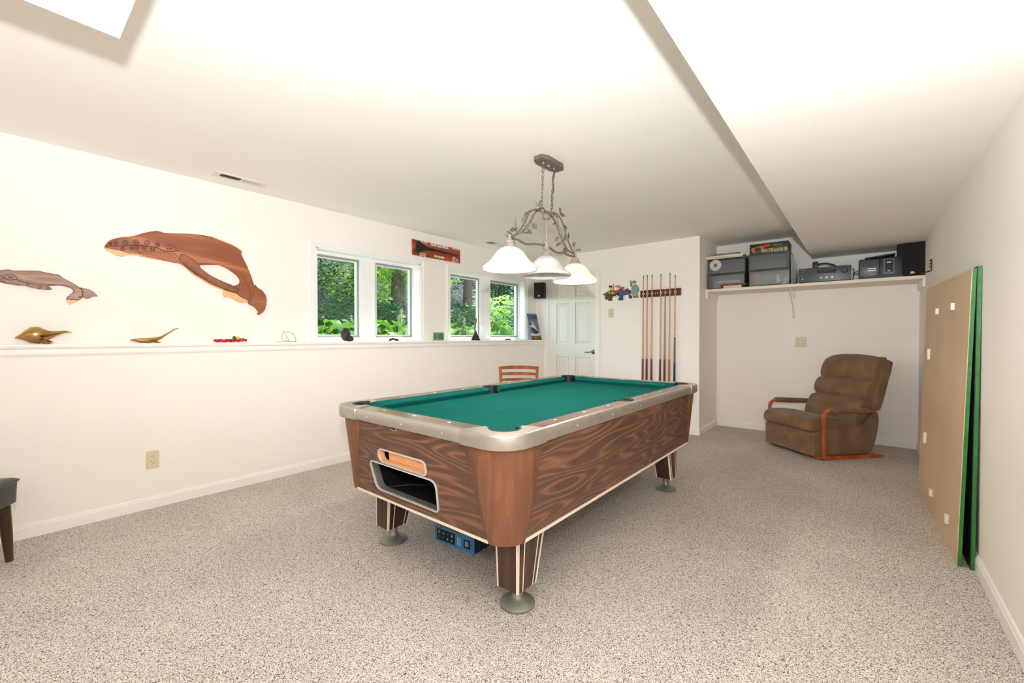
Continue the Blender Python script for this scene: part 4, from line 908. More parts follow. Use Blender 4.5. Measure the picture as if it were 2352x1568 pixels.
# ================================================================ CUE RACK + CUES
rk = thing('cue_rack', 'dark wooden cue rack with oval clips on the back wall', 'cue rack', (-1.955, YD, 1.72))
M_RACK = wood('rack_wood', (76, 36, 22), (112, 60, 40), 'X', .4, 4, (1, 10), .5)
G().box((-2.21, YD - .018, 1.676), (-1.70, YD, 1.766)).build('board', M_RACK, rk)
CX = [-2.164, -2.112, -2.05, -1.939, -1.884, -1.826, -1.762]; CT = [1.957, 1.958, 1.957, 1.958, 1.791, 1.958, 1.925]
clip = mat('clip_cream', (228, 214, 196), .4)
for x in sorted(CX + [-1.996]):
    g = G()
    for s in (-1, 1): g.ell((x + s * .0115, YD - .024, 1.720), (.005, .011, .012), 6)
    g.build('clip', clip, rk)
G().box((-2.21, YD - .06, .452), (-1.70, YD, .492)).build('butt_rest', M_RACK, rk)
CB = [((134, 66, 40), 'brown'), ((112, 50, 34), 'dark red'), ((110, 52, 36), 'dark brown'), ((128, 62, 40), 'red brown'), ((92, 48, 34), 'darkest brown'), ((176, 104, 62), 'light orange'), ((38, 48, 88), 'navy')]
shaft = mat('maple_shaft', (206, 158, 116), .3, var=.06, vscale=30); tipm = mat('cue_tip_blue_grey', (104, 116, 110), .7); fer = mat('ferrule_white', (226, 222, 208), .4)
LAB = ['cue with brown butt, leftmost in the wall rack', 'cue with dark red butt, second from the left in the rack', 'cue with dark brown butt just left of the rack gap', 'cue with red brown butt just right of the empty clip', 'short grey topped cue, the lowest one in the rack', 'cue with light orange butt beside the navy cue', 'cue with navy blue butt wrap, rightmost in the rack']
for i, (x, zt_) in enumerate(zip(CX, CT)):
    y = YD - .030; zb = .492
    c = thing('pool_cue', LAB[i], 'pool cue', (x, y, zb), 'pool cues in the wall rack')
    j = zb + .40 if i != 6 else zb + .36; zb2 = zb; P = lambda z: V(x - .008 * (1 - (z - zb) / (zt_ - zb)), y, z); rr_ = lambda z: .0145 - (.0145 - .0064) * (z - zb) / (zt_ - zb)
    G().tube([P(zb), P(zb + .01), P(j)], [rr_(zb) * .9, rr_(zb), rr_(j)], 12).build('butt', mat('butt_%d' % i, CB[i][0], .25), c)
    s0 = j
    if i == 6:
        G().tube([P(j), P(1.17)], [rr_(j), rr_(1.17)], 12).build('wrap', mat('tan_wrap', (120, 100, 70), .6), c); G().tube([P(1.17), P(1.18)], rr_(1.17) + .001, 12).tube([P(1.215), P(1.225)], rr_(1.2) + .001, 12).build('joint_ring', fer, c); s0 = 1.17
    G().tube([P(s0), P(zt_ - .03)], [rr_(s0), rr_(zt_ - .03)], 12).build('shaft', shaft if i != 4 else mat('grey_shaft', (150, 122, 100), .35), c)
    G().tube([P(zt_ - .03), P(zt_ - .008)], [.0066, .0064], 12).build('ferrule', fer if i == 4 else tipm, c); G().tube([P(zt_ - .008), P(zt_)], [.0064, .004], 12).build('tip', tipm, c)

# ================================================================ WOODEN CHAIR BEHIND THE TABLE
M_CHW = wood('cherry_chair_wood', (118, 60, 28), (162, 90, 46), 'Z', .6, 4, (1, 8), .5, .2)
cc = V(-2.66, 3.33, 0); wc = thing('wooden_chair', 'orange brown slat back wooden chair behind the pool table', 'chair', cc)
MX = Matrix.Translation(cc) @ Matrix.Rotation(math.radians(38), 4, 'Z')   # local -y faces the camera
def curved(z0, z1, sag=.02, w=.185, t=.011, y0=0):
    rings = []
    for k in range(9):
        u = -1 + k / 4; y = y0 + sag * (1 - u * u); rings.append([MX @ V(u * w, y - t, z0 + .004 * (1 - u * u)), MX @ V(u * w, y + t, z0 + .004 * (1 - u * u)), MX @ V(u * w, y + t, z1 + .008 * (1 - u * u)), MX @ V(u * w, y - t, z1 + .008 * (1 - u * u))])
    return G().loft(rings, smooth=False)
for s in (-1, 1): G().loft([[MX @ V(s * (a) + p, b + q, z) for p, q in ((-.014, -.016), (.014, -.016), (.014, .016), (-.014, .016))] for a, b, z in ((.178, .04, 0), (.172, -.02, .42), (.172, -.015, .6), (.188, .012, .872))], smooth=False).build('rear_leg', M_CHW, wc)
curved(.842, .872, y0=.012, w=.198).build('top_rail', M_CHW, wc); curved(.785, .808, y0=.006).build('slat', M_CHW, wc); curved(.725, .748, y0=.0).build('slat', M_CHW, wc); curved(.66, .69, y0=-.004).build('slat', M_CHW, wc)
G().rbox((-.205, -.43, .41), (.205, .0, .445), .012, MX).build('seat', M_CHW, wc)
for s in (-1, 1): G().loft([[MX @ V(s * a + p, b + q, z) for p, q in ((-.015, -.015), (.015, -.015), (.015, .015), (-.015, .015))] for a, b, z in ((.185, -.40, 0), (.18, -.40, .41))], smooth=False).build('front_leg', M_CHW, wc)
g = G()
for s in (-1, 1): g.box((s * .175 - .01, -.40, .35), (s * .175 + .01, -.02, .41), MX)
g.box((-.175, -.41, .35), (.175, -.39, .41), MX); g.build('apron', M_CHW, wc)

# ================================================================ BLUE BOX UNDER THE TABLE
bb = V(-1.895, 1.60, 0); bx = thing('blue_product_box', 'blue cardboard box with black photo panel lying under the pool table', 'box', bb)
Mb = Matrix.Translation(bb) @ Matrix.Rotation(math.radians(4), 4, 'Z'); bwid, bdep, bh = .297, .20, .086
G().box((0, 0, 0), (bwid, bdep, bh), Mb).build('carton', mat('navy_card', (26, 36, 62), .5), bx)
fm = lambda u, v, w: Mb @ V(u, -w, v)
def bp(nm, x0, z0, x1, z1, c, w=.0012, mt=None): return G().plate([(x0, z0), (x1, z0), (x1, z1), (x0, z1)], [], fm, w - .001, w).build(nm, mt or mat('card_%d_%d_%d' % c, c, .45), bx)
bp('front_print', 0, 0, bwid, bh, (44, 128, 184)); bp('photo_panel', .016, .012, .155, .074, (16, 16, 18), .0022); bp('brand_panel', .222, .018, .268, .064, (14, 16, 22), .0022)
r5 = random.Random(11)
for i in range(8):
    px_ = .028 + (i % 4) * .033; pz_ = .022 + (i // 4) * .026; v_ = r5.choice([(120, 120, 112), (150, 150, 140), (96, 104, 86), (70, 70, 68)]); bp('photo_detail', px_, pz_, px_ + r5.uniform(.008, .02), pz_ + r5.uniform(.010, .018), v_, .003)
for i in range(3): bp('caption_line', .172 + i * .012, .018, .176 + i * .012, .060 + (i % 2) * .008, (196, 220, 236), .002)
for i in range(3): bp('brand_line', .232 + i * .010, .026 + .002 * i, .236 + i * .010, .056, (210, 214, 216), .003)
for i in range(4): G().add([Mb @ V(bwid + .0008, .04 + i * .03, .02), Mb @ V(bwid + .0008, .046 + i * .03, .02), Mb @ V(bwid + .0008, .046 + i * .03, .06), Mb @ V(bwid + .0008, .04 + i * .03, .06)], [(0, 1, 2, 3)]).build('side_text_line', mat('card_grey_blue', (70, 84, 112), .5), bx)
G().box((0, 0, bh), (bwid, bdep, bh + .001), Mb).build('lid', mat('tan_card', (170, 130, 112), .6), bx)

# ================================================================ RECLINER
rec = thing('recliner', 'brown plush rocker recliner with curved orange wood arms in the alcove', 'recliner', (-.343, 4.919, 0))
Dv = V(.67, .742, 0).normalized(); Av = -V(Dv.y, -Dv.x, 0)          # d: backwards, a: from near side to far side
RO = V(-.343, 4.919, 0)
def RC(a, d, z): return RO + Av * a + Dv * d + V(0, 0, z)
M_PLUSH = mat('brown_plush', (122, 94, 70), .95, spec=.15, sheen=.12, bump=.35, bscale=130, var=.22, vscale=7)
M_ARMW = wood('arm_wood', (158, 72, 34), (198, 104, 58), 'Z', .28, 4, (2, 10), .5, .5)
WD = .625
def slab(profile, a0, a1, r=.02, n=5, name='x', mt=None, sharp=50):
    """extruded side profile (d,z) closed loop, with rounded sides"""
    cd0 = sum(p[0] for p in profile) / len(profile); cz0 = sum(p[1] for p in profile) / len(profile); rings = []
    for s_, a in ((-1, a0), (1, a1)):
        seq = range(n + 1) if s_ < 0 else range(n, -1, -1)
        for k in seq:
            t = k / n * PI / 2; inset = r * (1 - math.sin(t)); off = r * (1 - math.cos(t))
            aa = a0 + off if s_ < 0 else a1 - off
            # shrink profile toward centroid by inset distance
            ring = []
            for d, z in profile:
                L_ = math.hypot(d - cd0, z - cz0) or 1; kk = max(0, 1 - inset / L_); ring.append(RC(aa, cd0 + (d - cd0) * kk, cz0 + (z - cz0) * kk))
            rings.append(ring)
    # rings go from small to large at a0 side; reorder
    first = rings[:n + 1]; last = rings[n + 1:]
    fa_ = []
    for k in range(n + 1):
        t = k / n * PI / 2; inset = r * (1 - math.sin(t)); off = r * (1 - math.cos(t)); fa_.append((a0 + r - r * math.cos(t) * 1.0, inset))
    rings = []
    for k in range(n + 1):
        t = k / n * PI / 2; inset = r * (1 - math.sin(t)); aa = a0 + r * (1 - math.sin(t)) * 0 + r * (1 - math.cos(PI / 2 - t)) * 0
        aa = a0 + r - r * math.cos(t); rings.append((aa, inset))
    rr_ = [(a0 + r * (1 - math.cos(k / n * PI / 2)), r * (1 - math.sin(k / n * PI / 2))) for k in range(n + 1)]
    rr_ += [(a1 - r * (1 - math.cos(k / n * PI / 2)), r * (1 - math.sin(k / n * PI / 2))) for k in range(n, -1, -1)]
    R_ = []
    for aa, inset in rr_:
        ring = []
        for d, z in profile:
            L_ = math.hypot(d - cd0, z - cz0) or 1; kk = max(0, 1 - inset / L_); ring.append(RC(aa, cd0 + (d - cd0) * kk, cz0 + (z - cz0) * kk))
        R_.append(ring)
    g = G().loft(R_)
    return g.build(name, mt or M_PLUSH, rec, sharp=sharp)
c2 = closed2
# lower body
slab(c2([(.01, .035), (-.005, .06), (-.012, .20), (.0, .255), (.08, .27), (.3, .29), (.45, .30), (.55, .34), (.64, .43), (.70, .44), (.72, .36), (.70, .22), (.665, .10), (.62, .045), (.5, .035), (.25, .033)], 3), .0, WD, .022, name='base_body')
# seat cushion, rounded nose overhanging the front
slab(c2([(-.01, .262), (-.045, .285), (-.055, .325), (-.035, .372), (.03, .398), (.15, .402), (.30, .385), (.44, .355), (.56, .33), (.55, .27), (.3, .255), (.1, .25)], 3), .012, WD - .012, .04, name='seat_cushion')
# back: three pillow rolls and a shell behind
slab(c2([(.46, .30), (.56, .28), (.655, .44), (.72, .60), (.79, .78), (.845, .95), (.80, .965), (.74, .90), (.68, .72), (.60, .52)], 3), .03, WD - .03, .03, name='back_shell')
def pillow(pr, nm, bulge):
    # rows across a, columns along profile, bulged in the middle
    n = 14; R_ = []
    for i in range(n + 1):
        u = -1 + 2 * i / n; e = math.sqrt(max(0, 1 - abs(u) ** 5)); a = WD / 2 + u * (WD / 2 - .012)
        cd0 = sum(p[0] for p in pr) / len(pr); cz0 = sum(p[1] for p in pr) / len(pr); s_ = .82 + .18 * e
        R_.append([RC(a, cd0 + (d - cd0) * s_ - bulge * e * .3 + .012 * u * u, cz0 + (z - cz0) * (.86 + .14 * e) - (.028 * u * u if nm == 'head_pillow' else 0) + .0022 * math.sin(i * 2.3) * math.sin(z * 60)) for d, z in pr])
    return G().loft(R_).build(nm, M_PLUSH, rec, sharp=60)
pillow(c2([(.655, .745), (.635, .80), (.655, .88), (.70, .955), (.76, .99), (.815, .985), (.83, .94), (.79, .86), (.75, .76), (.72, .72), (.68, .72)], 3), 'head_pillow', .03)
pillow(c2([(.575, .565), (.56, .61), (.575, .68), (.62, .735), (.68, .745), (.73, .72), (.70, .60), (.64, .54), (.60, .54)], 3), 'middle_pillow', .03)
pillow(c2([(.44, .345), (.455, .42), (.50, .51), (.55, .56), (.61, .565), (.65, .53), (.60, .40), (.52, .32), (.46, .31)], 3), 'lower_pillow', .02)
# side wings of the back
for a0 in (.0, WD - .045):
    slab(c2([(.635, .47), (.70, .455), (.735, .48), (.80, .66), (.865, .90), (.85, .935), (.80, .945), (.755, .90), (.70, .70)], 3), a0, a0 + .045, .018, name='back_wing')
for a in (-.028, WD + .028):
    # bentwood arm: up, round, then back
    P = smooth_line([RC(a, .075, .02), RC(a, .073, .15), RC(a, .072, .30), RC(a, .072, .40), RC(a, .085, .448), RC(a, .125, .474), RC(a, .18, .478), RC(a, .35, .470), RC(a, .55, .458), RC(a, .63, .448)], 6)
    n = len(P); rings = []
    for i, p in enumerate(P):
        t = (P[min(i + 1, n - 1)] - P[max(i - 1, 0)]).normalized(); w = Av; u = t.cross(w).normalized(); hw_, hh = .021, .012
        rings.append([p + w * (hw_ * math.cos(k * PI / 4 + PI / 8) * 1.08) + u * (hh * math.sin(k * PI / 4 + PI / 8) * 1.08) for k in range(8)])
    arm = G().loft(rings).build('wooden_arm', M_ARMW, rec, sharp=50)
    G().loft([[RC(a + .030 * k1 * math.cos(q * PI / 6), d, .480 - (d - .12) * .05 + .027 * k1 * math.sin(q * PI / 6)) for q in range(12)] for d, k1 in ((.125, .55), (.135, .85), (.155, 1), (.30, 1.04), (.52, 1), (.545, .85), (.555, .5))]).build('arm_pad', M_PLUSH, arm, sharp=60)
    G().tube([RC(a, .075, .05), RC(a + (.03 if a < 0 else -.03), .075, .05)], .008, 6).tube([RC(a, .62, .448), RC(a + (.04 if a < 0 else -.04), .63, .44)], .008, 6).build('arm_bolt', M_ARMW, arm)
for a in (.0, WD - .05):
    G().loft([[RC(a + p, d, z) for p, z in ((-.02, z0), (.06, z0), (.06, z1), (-.02, z1))] for d, z0, z1 in ((.04, .012, .036), (.10, .0, .036), (.40, 0, .034), (.66, .0, .034), (.72, .006, .030), (.745, .016, .024))], smooth=False).build('rocker_base', M_ARMW, rec)

# ================================================================ TABLE TENNIS PANELS AGAINST THE RIGHT WALL
M_HB = mat('tan_hardboard', (206, 178, 146), .6, var=.09, vscale=2.2); M_GRN = mat('green_painted_edge', (34, 112, 34), .5, var=.25, vscale=40)
M_GRND = mat('dark_green_paint', (18, 46, 30), .5); M_BLKW = mat('white_block', (236, 228, 216), .5)
def panel(b0, b1, t0, t1, th, label, loc, fm_=None):
    r = thing('table_tennis_panel', label, 'panel', loc); n = V(1, 0, 0)
    q = [V(*b0), V(*b1), V(*t1), V(*t0)]; skin = .003
    G().add(q + [p + n * skin for p in q], [(0, 1, 2, 3), (7, 6, 5, 4), (0, 4, 5, 1), (1, 5, 6, 2), (2, 6, 7, 3), (3, 7, 4, 0)]).build('hardboard_face', fm_ or M_HB, r)
    q2 = [p + n * (skin + .0002) for p in q]; q3 = [p + n * th for p in q]
    G().add(q2 + q3, [(0, 1, 2, 3), (7, 6, 5, 4), (0, 4, 5, 1), (1, 5, 6, 2), (2, 6, 7, 3), (3, 7, 4, 0)]).build('green_frame', M_GRN, r)
    return r
p1 = panel((.380, 3.112, .0), (.339, 4.50, .0), (.421, 3.10, 1.512), (.380, 4.49, 1.532), .018, 'tan hardboard panel with green edges and small white blocks, front one on the right wall', (.38, 3.8, 0))
p2 = panel((.4265, 3.10, .0), (.4265, 4.49, .0), (.4395, 3.095, 1.522), (.4395, 4.48, 1.535), .016, 'green edged panel squeezed between the tan panel and the wall', (.43, 3.8, 0), M_GRND)
def onp(px, py):
    X = .38
    for _ in range(8): p = at(px, py, 'X', X); X = .380 - .0295 * (p.y - 3.112) + .027 * p.z
    return p
for px_, py_, dy, dz in ((2155, 715, .03, .045), (2191, 704, .026, .045), (2136, 813, .02, .085), (2127, 1005, .02, .085), (2141, 1131, .028, .05), (2178, 1192, .026, .055)):
    p = onp(px_, py_); G().rbox(p + V(-.015, -dy * .75, -dz * .45), p + V(.002, dy * .75, dz * .45), .003).build('white_block', M_BLKW, p1)

# ================================================================ STOOL AT THE LEFT EDGE
Ad = V(.827, -.613, 0).normalized(); Bd = V(-.613, -.827, 0).normalized(); C0 = V(-3.435, .075, 0)
st = thing('vinyl_stool', 'black vinyl stool with tapered dark wooden legs, cut off at the left edge', 'stool', C0 + Ad * .2 + Bd * .16)
def SM(u, v, z): return C0 + Ad * u + Bd * v + V(0, 0, z)
Ms = Matrix(((Ad.x, Bd.x, 0, C0.x), (Ad.y, Bd.y, 0, C0.y), (0, 0, 1, 0), (0, 0, 0, 1)))
M_VIN = mat('black_vinyl', (36, 38, 34), .32, bump=.1, bscale=60)
G().loft([[SM(*p, z) for p in rrect(i, i, .42 - i, .32 - i, .03, 4)] for i, z in ((.014, .300), (.006, .306), (.003, .40), (.002, .412))]).build('seat_box', M_VIN, st)
G().loft([[SM(*p, z) for p in rrect(i, i, .42 - i, .32 - i, .03, 4)] for i, z in ((.0, .412), (-.004, .418), (-.002, .424), (.012, .432), (.06, .440), (.12, .443))]).build('cushion_lid', M_VIN, st)
for u, v in ((.045, .045), (.375, .045), (.045, .275), (.375, .275)):
    du = -.012 if u < .2 else .012; dv = -.012 if v < .2 else .012
    G().tube([SM(u, v, .305), SM(u + du * .5, v + dv * .5, .15), SM(u + du, v + dv, .0)], [.024, .022, .015], 14).build('leg', wood('stool_leg_wood', (46, 26, 17), (74, 43, 30), 'Z', .3, 3, (1, 8), .4), st)

# ================================================================ ALCOVE SHELF
YS = 5.55; SZ0, SZ1 = 1.720, 1.752
M_SHELF = mat('shelf_paint', (232, 220, 204), .5)
sh = thing('wall_shelf', 'long white painted shelf across the alcove', 'shelf', (-.5, 5.82, SZ0))
G().box((XP, YS, SZ0), (XR, YA, SZ1)).build('board', M_SHELF, sh)
for x0_, x1_ in ((XP, XP + .018), (XR - .018, XR)): G().box((x0_, YS + .02, 1.645), (x1_, YA, SZ0)).build('cleat', M_TRIM, sh)
g = G().box((-.652, YA - .004, 1.39), (-.615, YA, SZ0)); g.box((-.640, 5.70, SZ0 - .005), (-.626, YA, SZ0))
g.tube([(-.6335, YA - .006, 1.44), (-.6335, 5.74, SZ0 - .008)], .006, 6)
br = g.build('shelf_bracket', mat('white_enamel_bracket', (226, 226, 222), .35), sh)
g = G()
for z in (1.41, 1.47, 1.66): g.lathe([(.006, 0), (.004, .002), (0, .003)], (-.6335, YA - .004, z), 8, Matrix.Rotation(PI / 2, 3, 'X'))
g.build('screw', mat('steel_screw', (96, 96, 92), .4, metal=1), br)

M_DRAW = glass_mat('smoky_clear_plastic', (222, 226, 230), .12, .06, .1)
M_RIM = mat('dark_rim_plastic', (56, 58, 62), .35)
def drawer(label, x0, x1, z0, z1, y0=5.59, dep=.34):
    r = thing('plastic_drawer_box', label, 'storage box', ((x0 + x1) / 2, y0 + dep / 2, z0), 'clear storage boxes on the shelf')
    h = z1 - z0
    g = G().box((x0, y0 + .006, z0), (x0 + .006, y0 + dep, z1)); g.box((x1 - .006, y0 + .006, z0), (x1, y0 + dep, z1)); g.box((x0 - .003, y0 - .004, z1 - .013), (x1 + .003, y0 + dep + .003, z1)); g.box((x0, y0, z0), (x1, y0 + dep, z0 + .006)); g.box((x0, y0 + dep - .005, z0), (x1, y0 + dep, z1))
    g.build('shell', M_RIM, r)
    g = G().box((x0 + .008, y0 - .004, z0 + .010), (x1 - .008, y0 + .001, z1 - .016))
    g.plate([(x0 + .008, z0 + .010), (x1 - .008, z0 + .010), (x1 - .008, z1 - .016), (x0 + .008, z1 - .016)], [[(x0 + .02, z0 + .022), (x1 - .02, z0 + .022), (x1 - .02, z1 - .028), (x0 + .02, z1 - .028)]], mpY(y0 - .004, -1), 0, .003)
    g.build('clear_front', M_DRAW, r)
    return r
SH = lambda px, py, Y=5.59: at(px, py, 'Y', Y)
xa0, xa1 = SH(1625, 640).x, SH(1711, 640).x; xb0, xb1 = SH(1720, 640).x, SH(1814, 640).x
zA = 1.752; h1 = .185
drawer('smoky plastic box at bottom left of the shelf, holding white items', xa0, xa1, zA, zA + .178)
drawer('smoky plastic box with a CD taped on its front', xa0 + .015, xa1 + .005, zA + .179, zA + .357)
drawer('smoky plastic box with red, green and orange things inside', xb0, xb1, zA, zA + .186)
drawer('smoky plastic box directly under the green game box', xb0 - .004, xb1 - .004, zA + .187, zA + .373)
# CD
c = SH(1643, 609, 5.575); cdr = thing('compact_disc', 'silver CD stuck to the upper left storage box', 'CD', (c.x, 5.58, c.z))
G().lathe([(.013, 0), (.066, 0), (.066, .0012), (.013, .0012), (.013, 0)], (c.x, 5.5815, c.z), 40, Matrix.Rotation(PI / 2, 3, 'X'), caps=False).build('disc', mat('cd_silver', (206, 206, 200), .25, metal=.3), cdr)
G().lathe([(0, 0), (.022, 0), (.022, .0018), (0, .0018)], (c.x, 5.5815, c.z), 24, Matrix.Rotation(PI / 2, 3, 'X')).build('hub', mat('cd_hub_grey', (96, 98, 100), .4), cdr)
# things inside boxes
tag(G().box((xa0 + .10, 5.62, zA + .075), (xa1 - .06, 5.75, zA + .10), None).build('white_carton', M_WHT), 'white carton seen through the bottom left storage box', 'carton')
tag(G().tube([(xb0 + .075, 5.63, zA + .01), (xb0 + .08, 5.63, zA + .15)], .028, 16).build('red_tube', mat('red_card', (176, 60, 62), .4)), 'red tube inside the lower middle storage box', 'tube')
tag(G().box((xb0 + .13, 5.64, zA + .02), (xb0 + .26, 5.75, zA + .13)).build('green_carton', mat('green_card', (56, 110, 76), .5)), 'green carton inside the lower middle storage box', 'carton')
tag(G().box((xb0 + .275, 5.61, zA + .03), (xb0 + .30, 5.66, zA + .12)).build('white_card_pack', M_WHT), 'white card pack beside the green carton in the storage box', 'card pack')
sb = G().ell((xb1 - .095, 5.625, zA + .06), (.022,) * 3, 8)
ball = tag(sb.build('orange_ball', mat('orange_plastic', (226, 140, 92), .4)), 'left one of two orange balls in the lower middle storage box', 'ball', 'orange balls in the box')
b2 = ball.copy(); COL.objects.link(b2); b2.location = (.052, .004, .008); b2['label'] = 'right one of two orange balls in the lower middle storage box'
tag(G().ell((xb1 - .055, 5.612, zA + .028), (.019,) * 3, 8).build('white_ball', M_WHT), 'white ball below the orange balls in the storage box', 'ball')
# brush on the shelf front
bs = V(SH(1684, 655, 5.56).x, 5.566, SZ1); bu = thing('table_brush', 'pool table brush with wooden back lying before the left storage boxes', 'brush', bs)
G().loft([[V(bs.x + u, bs.y + .012 * w_ * c_, SZ1 + .038 + .012 * w_ * s_) for c_, s_ in ((math.cos(k * PI / 5), math.sin(k * PI / 5)) for k in range(10))] for u, w_ in ((-.15, .2), (-.14, .7), (-.10, 1), (0, 1.1), (.10, 1), (.14, .7), (.15, .2))]).build('handle', mat('varnished_brush_wood', (140, 66, 34), .25), bu)
G().box((bs.x - .105, bs.y - .012, SZ1 + .001), (bs.x + .09, bs.y + .014, SZ1 + .03)).build('bristles', mat('cream_bristle', (214, 200, 168), .9, bump=.8, bscale=200), bu)
G().box((bs.x - .135, bs.y - .012, SZ1 + .001), (bs.x - .105, bs.y + .014, SZ1 + .034)).box((bs.x + .09, bs.y - .012, SZ1 + .001), (bs.x + .125, bs.y + .014, SZ1 + .034)).build('dark_bristles', M_BLK, bu)
# tray and papers on left stack
zt1 = zA + .358; xq0, xq1 = SH(1619, 590, 5.55).x, SH(1712, 590, 5.55).x
ty = thing('game_tray', 'cream framed tray lying on top of the left storage boxes', 'tray', ((xq0 + xq1) / 2, 5.72, zt1))
G().loft([[V(x, y, z) for x, y in ((xq0 + i, 5.55 + i), (xq1 - .02 - i, 5.55 + i), (xq1 - .02 - i, 5.92 - i), (xq0 + i, 5.92 - i))] for i, z in ((.03, zt1 + .001), (.0, zt1 + .028), (.0, zt1 + .040), (.012, zt1 + .040), (.02, zt1 + .034))], smooth=False).build('frame', mat('cream_tray', (236, 222, 196), .4), ty)
G().box((xq0 + .03, 5.56, zt1 + .0005), (xq1 - .05, 5.90, zt1 + .003)).build('dark_underside', M_BLK, ty)
g = G(); r6 = random.Random(2)
for i in range(6):
    a = r6.uniform(-.15, .15); Mp = Matrix.Translation((xq0 + .19 + r6.uniform(-.03, .03), 5.72, zt1 + .042 + i * .006)) @ Matrix.Rotation(a, 4, 'Z') @ Matrix.Rotation(r6.uniform(-.05, .05), 4, 'Y')
    g.box((-.14, -.11, 0), (.14, .11, .0025), Mp)
tag(g.build('paper_pile', mat('printed_paper', (196, 198, 196), .6, var=.45, vscale=30)), 'loose pile of printed papers on the cream tray', 'papers')
# green game box
x0_, x1_ = SH(1722, 560, 5.60).x, SH(1811, 560, 5.60).x; zg0 = zA + .374; zg1 = zg0 + .118
gb = thing('game_box', 'dark green game box lettered BIG MOUTH BILLY BASS upside down', 'box', ((x0_ + x1_) / 2, 5.72, zg0))
G().rbox((x0_, 5.60, zg0), (x1_, 5.86, zg1), .004).build('carton', mat('dark_green_card', (24, 52, 30), .4, var=.3, vscale=10), gb)
fg = mpY(5.5995, -1)
def gp(nm, pts, c, w=.001): G().plate([(x0_ + (x1_ - x0_) * a, zg0 + (zg1 - zg0) * b) for a, b in pts], [], fg, w - .0008, w).build(nm, mat('game_%d_%d_%d' % c, c, .5), gb)
gp('orange_print', closed2([(.05, .62), (.2, .72), (.34, .8), (.38, .5), (.3, .25), (.12, .15), (.06, .35)]), (190, 96, 60)); gp('dark_print', closed2([(.15, .6), (.28, .6), (.3, .3), (.15, .25)]), (40, 48, 30), .0018); gp('red_flash', closed2([(.34, .70), (.42, .88), (.54, .86), (.52, .68), (.40, .62)]), (200, 40, 42), .0026)
text('BIG MOUTH BILLY BASS', .052, (x0_ + (x1_ - x0_) * .645, 5.5985, zg0 + .034), (-1, 0, 0), (0, 0, -1), mat('gold_print', (214, 188, 110), .5), 'lettering', gb, sx=.46, bold=.001)
for i in range(3): gp('small_text_line', [(.60, .62 + i * .09), (.85, .62 + i * .09), (.85, .66 + i * .09), (.60, .66 + i * .09)], (96, 120, 70), .0014)
# white plastic sheets
g = G()
for i in range(4):
    x = xb1 + .008 + i * .011; P = [(x + .004 * math.sin(i), 5.62 + .01 * i), (x + .008, 5.70), (x + .002, 5.80)]
    g.loft([[V(P[0][0] + k, P[0][1], SZ1), V(P[1][0] + k, P[1][1], SZ1), V(P[2][0] + k, P[2][1], SZ1), V(P[2][0] + k * 2, P[2][1], SZ1 + .27 - .03 * i), V(P[1][0] + k * 1.5 + .006, P[1][1], SZ1 + .33 - .03 * i), V(P[0][0] + k * 2, P[0][1], SZ1 + .34 - .04 * i)] for k in (0, .0012)], smooth=False)
tag(g.build('white_folders', mat('white_film', (224, 226, 226), .3)), 'thin white plastic folders standing between the boxes and the receiver', 'folders')

# receiver
M_REC = mat('receiver_grey', (74, 76, 80), .4, metal=.3); M_DISP = mat('display_black', (20, 20, 22), .15)
rx0, rx1 = SH(1835, 640, 5.62).x, SH(1955, 640, 5.62).x; rz0, rz1 = SZ1 + .012, SZ1 + .165; ry = 5.62
rcv = thing('stereo_receiver', 'grey stereo receiver with a large volume knob on the shelf', 'receiver', ((rx0 + rx1) / 2, 5.78, SZ1))
G().box((rx0 + .008, ry + .012, rz0), (rx1 - .008, ry + .33, rz1 - .004)).build('case', M_BLK, rcv)
G().rbox((rx0, ry, rz0), (rx1, ry + .014, rz1), .003).build('front_panel', M_REC, rcv)
g = G()
for x in (rx0 + .04, rx1 - .04):
    for y in (ry + .04, ry + .29): g.lathe([(.018, SZ1), (.018, rz0)], (x, y, 0), 14)
g.build('foot', M_BLK, rcv)
rw = rx1 - rx0; rh = rz1 - rz0; fr = mpY(ry, -1)
def rp(nm, a0, b0, a1, b1, m_, w=.0015): return G().plate([(rx0 + rw * a0, rz0 + rh * b0), (rx0 + rw * a1, rz0 + rh * b0), (rx0 + rw * a1, rz0 + rh * b1), (rx0 + rw * a0, rz0 + rh * b1)], [], fr, 0, w).build(nm, m_, rcv)
rp('display', .36, .56, .72, .80, M_DISP, .001); rp('button_strip', .14, .68, .31, .74, M_BLK); rp('button_strip', .185, .50, .31, .56, M_BLK); rp('logo_strip', .07, .86, .14, .88, mat('gold_mark', (180, 130, 90), .4)); rp('power_light', .075, .72, .085, .79, mat('red_led', (200, 60, 50), .4, emit=(255, 60, 50), estr=1))
for i in range(8): rp('label_mark', .36 + i * .042, .47, .38 + i * .042, .485, mat('grey_mark', (150, 150, 150), .5), .0008)
Mk = Matrix.Rotation(PI / 2, 3, 'X')
G().lathe([(.028, 0), (.028, .004), (.024, .006), (.022, .022), (0, .022)], (rx0 + rw * .88, ry, rz0 + rh * .66), 30, Mk).build('volume_knob', M_BLK, rcv, sharp=30)
for a in (.44, .545, .65): G().lathe([(.008, 0), (.007, .008), (0, .008)], (rx0 + rw * a, ry, rz0 + rh * .26), 14, Mk).build('control_knob', M_ALU, rcv)
G().lathe([(.006, 0), (.006, .006), (0, .006)], (rx0 + rw * .075, ry, rz0 + rh * .24), 12, Mk).build('headphone_jack', M_ALU, rcv)
